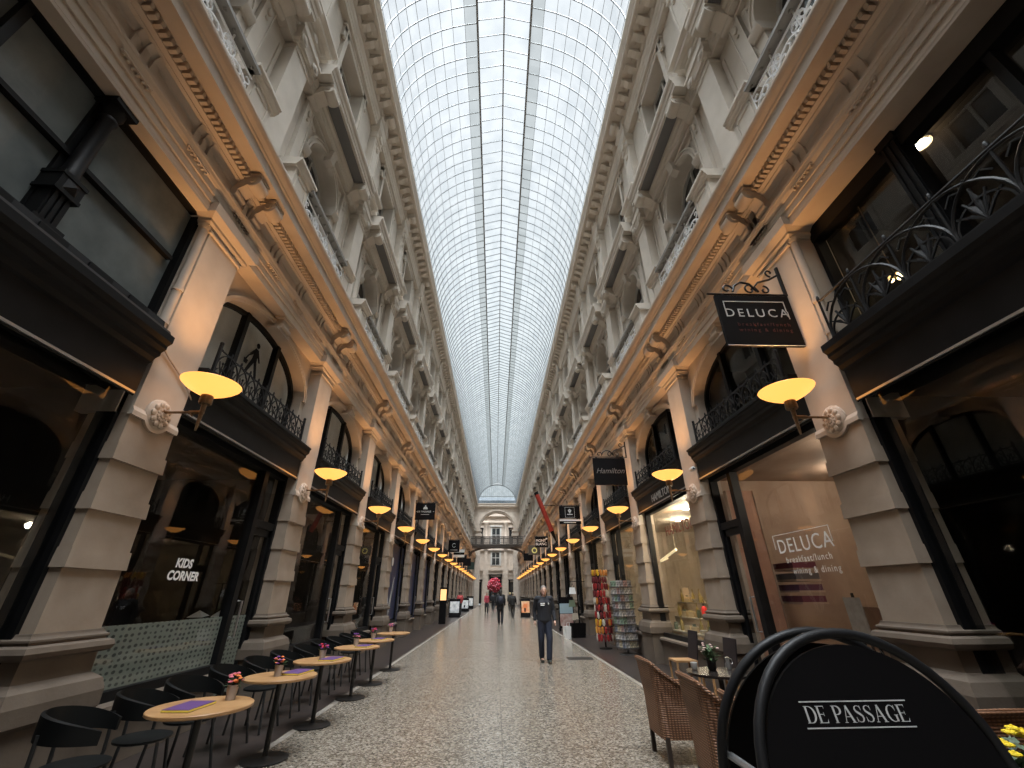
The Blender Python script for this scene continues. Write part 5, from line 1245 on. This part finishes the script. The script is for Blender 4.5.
downlight(5.2,5.55,3.59,'round ceiling light inside the restaurant nearest the pane',22); downlight(6.2,7.2,3.59,'round ceiling light deeper inside the restaurant',14)
for i,(y,x) in enumerate(((9.6,5.0),(11.3,5.0),(13.3,5.6))): downlight(x,y,3.59,'round ceiling light in the bright shop, %s from the viewer' % ORD[i],30,(1,.84,.62))
for k,en in ((3,20),(4,20),(7,20),(10,20)): lamp('shop_light','POINT',(5.4,Y0+2+DY*k,3.2),en,(1,.82,.58),.15)
for k,en in ((1,9),(2,12),(6,12),(9,12)): lamp('shop_light','POINT',(-5.6,Y0+2+DY*k,3.0),en,(1,.8,.58),.15)
for i,(x,y,z) in enumerate(((-5.6,5.9,2.7),(-5.9,7.0,2.75))): pendant(x,y,z,'brass pendant lamp inside the kids corner shop, '+('nearer the stone pilaster' if i==0 else 'nearer the door'))
lamp('shop_light','POINT',(-5.8,6.4,2.55),1.6,(1,.7,.4),.08)
# kids-corner tables with white paper
paper = mat('white_paper',(.6,.6,.58),.6)
for i,(x,y) in enumerate(((-4.86,8.06),)):
    r = empty('inside_table',(x,y,0),0,label='small dark table inside the left shop behind its door',category='table'); b = MB(); b.box(-.25,.25,-.22,.22,1.22,1.26); mk(b,'table_top',dk,r)
    for sx in (-.2,.2):
        for sy in (-.18,.18): b = MB(); b.box(sx-.025,sx+.025,sy-.025,sy+.025,.005,1.22); mk(b,'leg',dk,r)
    for j in range(2):
        b = MB(); b.add([(-.12,-.1,0),(.12,-.1,0),(.12,.1,.02),(-.12,.1,.02),(0,0,.1)],[(0,1,4),(1,2,4),(2,3,4),(3,0,4),(3,2,1,0)]); mk(b,'napkin',paper,None,False,(x-.11+.24*j,y-.09+.19*j,1.262),.4*j,label='folded white napkin on the small table inside the left shop',category='napkin',group='white napkins inside the left shop')
# restaurant interior: wood panels, bench with cushions, chair
panelm = noisy(mat('terracotta_panel',(.42,.22,.15),.7),(.36,.19,.13),(.48,.27,.19),3)
r = empty('partition_panel',(4.52,7.86,0),0,label='tall terracotta panel behind the restaurant door',category='panel'); b = MB(); b.box(-.25,.25,-.03,.03,.01,3.3); mk(b,'board',panelm,r); b = MB(); b.box(-.27,-.25,-.05,.05,.01,3.3); b.box(.25,.27,-.05,.05,.01,3.3); mk(b,'edge',warmroom,r)
r = empty('wall_bench',(5.55,6.4,0),0,label='long upholstered bench inside the restaurant window',category='bench'); b = MB(); b.box(-.3,.3,-1.2,1.0,.01,.45); mk(b,'seat',panelm,r); b = MB(); b.box(.2,.32,-1.2,1.0,.45,1.35); mk(b,'backrest',warmroom,r)
cm = [mat('wine_cushion',(.14,.025,.04),.8),mat('grey_cushion',(.12,.11,.11),.8),mat('plum_cushion',(.10,.03,.06),.8)]
for i in range(5):
    b = MB(); b.ball((0,0,0),.2,12,8,(.35,1,.6)); mk(b,'cushion',cm[i%3],None,True,(5.63,7.15-.42*i,.60),0,label='%s cushion on the restaurant bench, %s from the door' % (('wine red','grey','plum')[i%3],ORD[i]),category='cushion',group='cushions on the restaurant bench')
for i in range(4):
    b = MB(); b.box(-.2,.2,-.33,.33,0,.09); mk(b,'folded_blanket',cm[(i*2)%3],None,False,(5.1,7.77,1.42+.17*i-.0),0,label='folded blanket on the restaurant shelf, %s from the bottom' % ORD[i],category='blanket',group='folded blankets on the restaurant shelves')
    mk(MB().box(-.22,.22,-.34,.34,-.03,0),'shelf',warmroom,None,False,(5.1,7.77,1.42+.17*i),0,label='thin wooden shelf carrying a folded blanket, %s from the bottom' % ORD[i],category='shelf')
r = empty('dining_chair',(4.75,5.45,0),2.6,label='light upholstered dining chair inside the restaurant window beside the near pilaster',category='chair'); b = MB(); b.box(-.22,.22,-.22,.22,.44,.5); mk(b,'seat',potm,r); b = MB(); b.ball((-.2,0,.95),.24,14,8,(.25,1,.6)); mk(b,'backrest',potm,r,True)
for sx in (-.19,.19):
    for sy in (-.19,.19): b = MB(); b.tube([(sx,sy,.44),(sx*1.1,sy*1.1,.01)],.015,6); mk(b,'leg',dk,r)
for i,(x,y) in enumerate(((4.62,6.0),)):
    r = empty('menu_easel',(x,y,0),-.2,label='dark folding easel with a pale menu sheet inside the restaurant window',category='easel'); b = MB(); b.tube([(-.0,-.2,0.01),(0,0,1.55)],.016,6); b.tube([(0,.2,.01),(0,0,1.55)],.016,6); b.tube([(.3,0,.01),(0,0,1.5)],.016,6); mk(b,'stand',dk,r); b = MB(); b.box(-.03,-.02,-.2,.2,1.05,1.5); mk(b,'sheet',potm,r)
# goods in the bright shop window
rg = random.Random(21); shelfm = mat('pale_shelf',(.45,.38,.28),.6)
goods = [('glass_bottle',(.30,.22,.06)),('gift_box',(.55,.42,.25)),('bowl',(.55,.52,.48)),('jar',(.10,.13,.08)),('tin',(.40,.30,.10))]
def gm(kind):
    b = MB()
    if kind=='glass_bottle': b.lathe([(.04,0),(.045,.15),(.03,.2),(.014,.23),(.014,.3),(.018,.31)],14)
    if kind=='gift_box': b.box(-.07,.07,-.07,.07,0,.11); b.box(-.075,.075,-.075,.075,.09,.12); b.box(-.01,.01,-.077,.077,0,.123)
    if kind=='bowl': b.lathe([(.03,0),(.035,.01),(.085,.08),(.08,.08),(.03,.015)],18)
    if kind=='jar': b.lathe([(.045,0),(.05,.02),(.05,.12),(.035,.14),(.04,.15),(.04,.17)],16)
    if kind=='tin': b.lathe([(.055,0),(.055,.13),(.05,.14)],18)
    return b
GM = {k_: gm(k_).mesh(k_,mat(k_+'_finish',c_,.3),True) for k_,c_ in goods}
for j,(z,x,yl0,yl1) in enumerate(((.74,4.56,9.3,12.2),(1.02,4.86,9.6,12.6),(1.34,5.16,10.0,13.0))):
    r = empty('display_shelf',(x,(yl0+yl1)/2,0),0,label='%s step of the display shelving in the bright shop window' % ('lowest','middle','top')[j],category='shelf')
    b = MB(); b.box(-.14,.14,-(yl1-yl0)/2,(yl1-yl0)/2,z-.03,z); mk(b,'board',shelfm,r)
    for s_ in (-1,1): b = MB(); b.box(-.12,.12,s_*(yl1-yl0)/2-.02,s_*(yl1-yl0)/2+.02,.01,z-.03); mk(b,'support',shelfm,r)
    n_ = 15
    for i in range(n_):
        kd,_ = goods[(i*2+j+rg.randint(0,1))%5]; word = {'glass_bottle':'amber glass bottle','gift_box':'tan gift box','bowl':'pale bowl','jar':'dark green jar','tin':'mustard tin'}[kd]
        None if (j==1 and 10.85<yl0+.1+(yl1-yl0-.2)*i/(n_-1)<11.25) else ob(kd,GM[kd],None,(x+(.03 if i%2 else -.03),yl0+.1+(yl1-yl0-.2)*i/(n_-1),z+.0005),rg.random(),label='%s on the %s step of the bright shop window display' % (word,('lowest','middle','top')[j]),category=kd.replace('_',' '),group='%s display, %s pieces' % (('lowest','middle','top')[j],kd.replace('_',' ')))
r = empty('red_lantern',(4.86,11.05,1.121),0,label='bright red lantern glowing in the bright shop window',category='lantern'); b = MB(); b.lathe([(.04,-.1),(.06,-.09),(.07,.0),(.06,.12),(.03,.16)],16); mk(b,'body',mat('red_lantern_glass',(.7,.03,.03),.3,emit=(1,.06,.04),es=.15),r,True); b = MB(); b.tube([(0,0,.16),(.03,0,.24),(0,0,.3),(-.03,0,.24),(0,0,.16)],.008,5); mk(b,'handle',blacksteel,r)
lamp('shop_light','POINT',(5.0,11.2,2.9),26,(1,.86,.62),.2)
r = empty('wooden_rod_lamp',(4.8,12.3,2.42),0,label='pale slanting rod lamp hanging in the bright shop window',category='lamp'); b = MB(); b.tube([(0,.9,.0),(0,-.35,.20)],.035,8); b.tube([(0,1.3,-.05),(0,.3,.02)],.018,6); mk(b,'rod',mat('pale_wood_glow',(.8,.66,.42),.5,emit=(1,.8,.45),es=.5),r,True); b = MB(); b.tube([(0,-.3,.2),(0,-.3,1.17)],.005,4); b.tube([(0,.85,0),(0,.85,1.17)],.005,4); mk(b,'cord',shelfm,r)
b = MB(); b.lathe([(.0,.0),(.10,.0),(.14,.02),(.12,.05),(.05,.06)],16)
# oval downlights behind the wide upper window on the right, strip of light on the left
downlight(4.86,2.92,6.29,'round recessed light glowing behind the nearest right upper window',3,(1,.7,.4)); downlight(4.80,3.72,6.29,'small recessed light at the pilaster end of the nearest right upper window',.5,(1,.7,.4)) if 0 else None
r = empty('cluster_lamp',(4.78,3.78,5.0),0,label='small three-bulb lamp glowing behind the iron railing of the nearest right upper window',category='lamp'); b = MB()
for q in range(3): b.ball((.04*cos(q*2.1),.06*sin(q*2.1),.0),.028,10,6)
mk(b,'bulb',mat('warm_bulbs',(1,.8,.5),.4,emit=(1,.78,.4),es=5),r); b = MB(); b.tube([(0,0,.03),(0,0,1.29)],.006,5); b.lathe([(.08,.03),(.06,.05)],12); mk(b,'fitting',brass,r)
downlight(5.0,2.6,4.9,'small warm cluster light behind the iron railing of the nearest right upper window',.6,(1,.75,.4)) if 0 else None
# ================================================================== people
skin = mat('skin',(.52,.31,.23),.55)
def cap(b,p,q,r0,r1,n=10):
    p,q = Vector(p),Vector(q); b.tube([p+(p-q).normalized()*r0*.6,p,q,q+(q-p).normalized()*r1*.6],r0,n,False,[r0*.55,r0,r1,r1*.55])
def remesh(o,vox):
    m = o.modifiers.new('weld','REMESH'); m.mode='VOXEL'; m.voxel_size=vox; m.use_smooth_shade=True
    s_ = o.modifiers.new('smooth','SMOOTH'); s_.iterations=4; s_.factor=.5
def person(loc, rz, label, H_=1.75, step=.18, arms=(.05,-.08), cloth=((.012,.013,.018),(.015,.02,.035),(.02,.02,.02)), hair=((.45,.42,.4),.0), vox=.014, female=False, back=False, long_hair=False, coat=0, extra=None, lean=0):
    """standing / striding figure facing -y; x to its left is +x"""
    k = H_/1.75; r = empty('person',loc,rz,label=label,category='person')
    def V(x,y,z): return Vector((x*k,(y + lean*max(0,z-.9))*k,z*k))
    sw = .205 if not female else .17
    hipL,hipR = V(.09,0,.93),V(-.09,0,.93)
    kL,kR = V(.10,-step*.55-.03,.50),V(-.10,step*.25-.03,.50)
    aL,aR = V(.075,-step*.75,.09),V(-.075,step*1.25,.12 if step>.05 else .09)
    shL,shR = V(sw,.0,1.44),V(-sw,.0,1.44)
    elL,elR = V(sw+.05,arms[0]*.5+.03,1.16),V(-sw-.05,arms[1]*.5+.03,1.16)
    wrL,wrR = V(sw+.045,arms[0]-.07,.93),V(-sw-.045,arms[1]-.07,.93)
    neck,head = V(0,-.005,1.50),V(0,-.02,1.635)
    b = MB()
    for s_ in (-1,1): cap(b,V(s_*.045,0,.98),V(s_*.045,.01,1.12),.10*k,.10*k,14); cap(b,V(s_*.045,.01,1.12),V(s_*.045,0,1.36),.10*k,.105*k,14)
    cap(b,shL,shR,.065*k,.065*k)
    cap(b,hipL,hipR,.09*k,.09*k); cap(b,V(0,0,1.42),V(0,-.012,1.56),.058*k,.054*k)
    for h,kn,an in ((hipL,kL,aL),(hipR,kR,aR)):
        cap(b,h,kn,.082*k,.055*k); cap(b,kn,an,.054*k,.036*k); cap(b,an+V(0,.03,-.05)-V(0,0,0)*0,an+Vector((0,-.14*k,-.055*k)),.036*k,.03*k)
    for sgn,sh,el,wr in ((1,shL,elL,wrL),(-1,shR,elR,wrR)):
        cap(b,sh,el,.05*k,.04*k); cap(b,el,wr,.04*k,.028*k)
        d = (wr-el).normalized(); pm = wr+d*.055*k; cap(b,wr+d*.02*k,pm+d*.02*k,.03*k,.032*k)
        for i_,(oy,ln) in enumerate(((-.027,.062),(-.010,.072),(.008,.068),(.024,.054))):
            f0 = pm+d*.02*k+Vector((0,oy*k,0)); f1 = f0+d*ln*.55*k; f2 = f1+(d+Vector((-sgn*.35,-.25,0))).normalized()*ln*.5*k
            cap(b,f0,f1,.0095*k,.009*k,6); cap(b,f1,f2,.009*k,.008*k,6)
        t0 = wr+d*.03*k+Vector((0,-.025*k,0)); cap(b,t0,t0+(d+Vector((-sgn*.2,-.9,0))).normalized()*.055*k,.011*k,.009*k,6)
    b.ball(head,.105*k,16,12,(.74,.92,1.12)); b.ball(head+Vector((0,-.045*k,-.075*k)),.055*k,12,8,(.95,.95,.8))
    cap(b,head+Vector((0,-.094*k,.01*k)),head+Vector((0,-.112*k,-.03*k)),.010*k,.016*k,8)
    for s_ in (-1,1): b.ball(head+Vector((s_*.079*k,.005*k,-.005*k)),.026*k,8,6,(.4,.8,1.2))
    o = mk(b,'body',skin,r); remesh(o,vox)
    # face details
    b = MB()
    for s_ in (-1,1): b.ball(head+Vector((s_*.032*k,-.089*k,.018*k)),.011*k,8,6)
    mk(b,'eyes',signblack,r); b = MB(); cap(b,head+Vector((-.022*k,-.096*k,-.062*k)),head+Vector((.022*k,-.096*k,-.062*k)),.006*k,.006*k,6); mk(b,'mouth',mat('lips',(.35,.14,.12),.5),r)
    top,leg,shoe = cloth
    b = MB(); g_ = 1.14
    cap(b,V(0,0,.93),V(0,0,1.36),.145*k,.15*k,14)
    wd = .055 if not female else .03
    for s_ in (-1,1): cap(b,V(s_*wd,0,.93),V(s_*wd,.01,1.12),.135*k,.135*k,14); cap(b,V(s_*wd,.01,1.12),V(s_*wd,0,1.36),.135*k,.145*k,14)
    cap(b,shL,shR,.076*k,.076*k); cap(b,V(0,0,1.42),V(0,0,1.49),.075*k,.066*k)
    if coat: cap(b,V(0,0,.95),V(0,0,.95-coat),.155*k,.17*k,14)
    for sh,el,wr in ((shL,elL,wrL),(shR,elR,wrR)): cap(b,sh,el,.063*k,.054*k); cap(b,el,wr-(wr-el)*.06,.054*k,.043*k)
    o = mk(b,'jacket',mat('jacket_cloth',top,.8),r); remesh(o,vox)
    b = MB(); cap(b,hipL,hipR,.112*k,.112*k)
    for h,kn,an in ((hipL,kL,aL),(hipR,kR,aR)): cap(b,h,kn,.112*k,.084*k); cap(b,kn,an,.082*k,.072*k)
    o = mk(b,'trousers',mat('trouser_cloth',leg,.8),r); remesh(o,vox)
    for an in (aL,aR):
        b = MB(); cap(b,Vector((an.x,an.y+.03*k,.045*k)),Vector((an.x,an.y-.13*k,.04*k)),.048*k,.042*k); cap(b,an,Vector((an.x,an.y+.02*k,.05*k)),.05*k,.05*k); b.v = [(x,y,max(z,.001)) for x,y,z in b.v]; mk(b,'shoe',mat('shoe_leather',shoe,.5),r,True)
    b = MB(); hc,_ = hair
    b.ball(head+Vector((0,.012*k,.028*k)),.107*k,16,10,(.77,.92,1.0)); hv = [v for v in b.v]
    b2 = MB(); b2.ball(head+Vector((0,.014*k,.024*k)),.106*k,16,12,(.79,.94,1.0))
    b2.v = [(x,max(y,head.y-.05*k) if z < head.z+.065*k else y,max(z,head.z-.045*k) if not long_hair else z) for x,y,z in b2.v]
    if long_hair: cap(b2,head+Vector((0,.06*k,-.02*k)),head+Vector((0,.09*k,-.25*k)),.075*k,.06*k)
    mk(b2,'hair',mat('hair',hc,.7),r,True)
    if extra: extra(r,k,V)
    return r
def man_print(r,k,V):
    b = MB(); b.box(-.115*k,.0*k,-.158*k,-.146*k,1.315*k,1.345*k); b.box(-.115*k,-.01*k,-.158*k,-.146*k,1.28*k,1.30*k); mk(b,'chest_print',letterwhite,r)
    b = MB(); b.ball((.10*k,-.150*k,1.325*k),.02*k,8,6,(.8,.4,1.3)); mk(b,'badge',letterwhite,r)
person((1.20,12.55,0),.05,'grey-haired man in a dark sweatshirt and navy jeans walking towards the viewer',1.76,.13,(-.05,.10),((.010,.011,.016),(.012,.016,.032),(.03,.04,.035)),((.20,.175,.155),0),.012,extra=man_print)
def backpack(r,k,V):
    b = MB(); b.ball((0,.2*k,1.2*k),.2*k,12,8,(.8,.55,1.1)); o = mk(b,'backpack',mat('backpack_cloth',(.02,.022,.035),.7),r,True)
person((.20,27.8,0),pi+.05,'person in a black coat with a backpack walking away down the hall',1.80,.15,(.1,-.1),((.008,.008,.010),(.010,.010,.013),(.01,.01,.01)),((.02,.015,.012),0),.02,long_hair=True,coat=.18,extra=backpack)
person((1.18,34.8,0),pi-.15,'person in a dark padded coat walking away near the orange poster board',1.66,.16,(.1,-.1),((.015,.013,.012),(.03,.025,.022),(.02,.02,.02)),((.16,.12,.07),0),.022,coat=.05,lean=.06)
person((-.90,42.5,0),.2,'person in a pink-red top and dark trousers in the middle of the far hall',1.68,.14,(.1,-.1),((.35,.05,.07),(.015,.015,.018),(.01,.01,.01)),((.03,.02,.018),0),.025,female=True)
person((-3.15,40.2,0),pi+.4,'person in a red jacket standing beside the white poster boards on the far left',1.74,.05,(.05,-.05),((.38,.05,.05),(.02,.018,.02),(.01,.01,.01)),((.03,.02,.018),0),.025)
person((-.35,49,0),pi,'person in black, left one of the pair walking away behind the person with the backpack',1.72,.12,(.1,-.1),((.012,.012,.014),(.012,.012,.015),(.01,.01,.01)),((.03,.02,.018),0),.03)
person((.15,50,0),pi,'person in black, right one of the pair walking away behind the person with the backpack',1.66,.12,(.1,-.1),((.014,.012,.016),(.014,.014,.016),(.01,.01,.01)),((.05,.035,.02),0),.03,female=True)
person((1.35,47,0),pi,'person in dark clothes and a light cap beyond the padded-coat walker',1.7,.12,(.1,-.1),((.02,.02,.02),(.02,.02,.022),(.01,.01,.01)),((.45,.36,.18),0),.03)

# ------------------------------------------------------------------ pieces that belong to a part hang one level deeper
DEEP = {'hanging_sign': (('board', ('lettering','small_lettering','letter_frame','edge','emblem','strip','star','ring','crest','ring_mark','band')),),
        'a_board': (('front_panel', ('lettering','rule')),), 'person': (('jacket', ('chest_print','badge')), ('body', ('eyes','mouth'))),
        'wicker_armchair': (('shell', ('rim',)),), 'wall_lamp': (('arm', ('stem',)),), 'window': (('shop_frame', ('door_handle',)), ('shop_pane', ('window_lettering','letter_frame','frosted_film')), ('fascia', ('fascia_lettering','metal_strip'))),
        'shopping_basket': (('body', ('handle',)),), 'carrier_bag': (('body', ('handle',)),), 'bag': (('body', ('strap',)),), 'cup': (('bowl', ('handle',)),), 'metal_jug': (('body', ('handle',)),),
        'potted_flowers': (('foliage', ('blossom',)),), 'flower_vase': (('foliage', ('blossom',)),), 'flower_planter': (('foliage', ('blossom',)),), 'pavement_board': (('poster', ('figure',)),), 'security_camera': (('body', ('lens',)),)}
def stem_(n):
    n = n.split('.')[0]
    return 'window' if n.startswith('window_') and n[7:].isdigit() else n
for o in [q for q in bpy.data.objects if q.parent is None and stem_(q.name) in DEEP]:
    kids = list(o.children)
    for host, names in DEEP[stem_(o.name)]:
        h = next((k for k in kids if stem_(k.name) == host), None)
        if h is None or tuple(h.location) != (0.0,0.0,0.0): continue
        for k in kids:
            if stem_(k.name) in names: k.parent = h
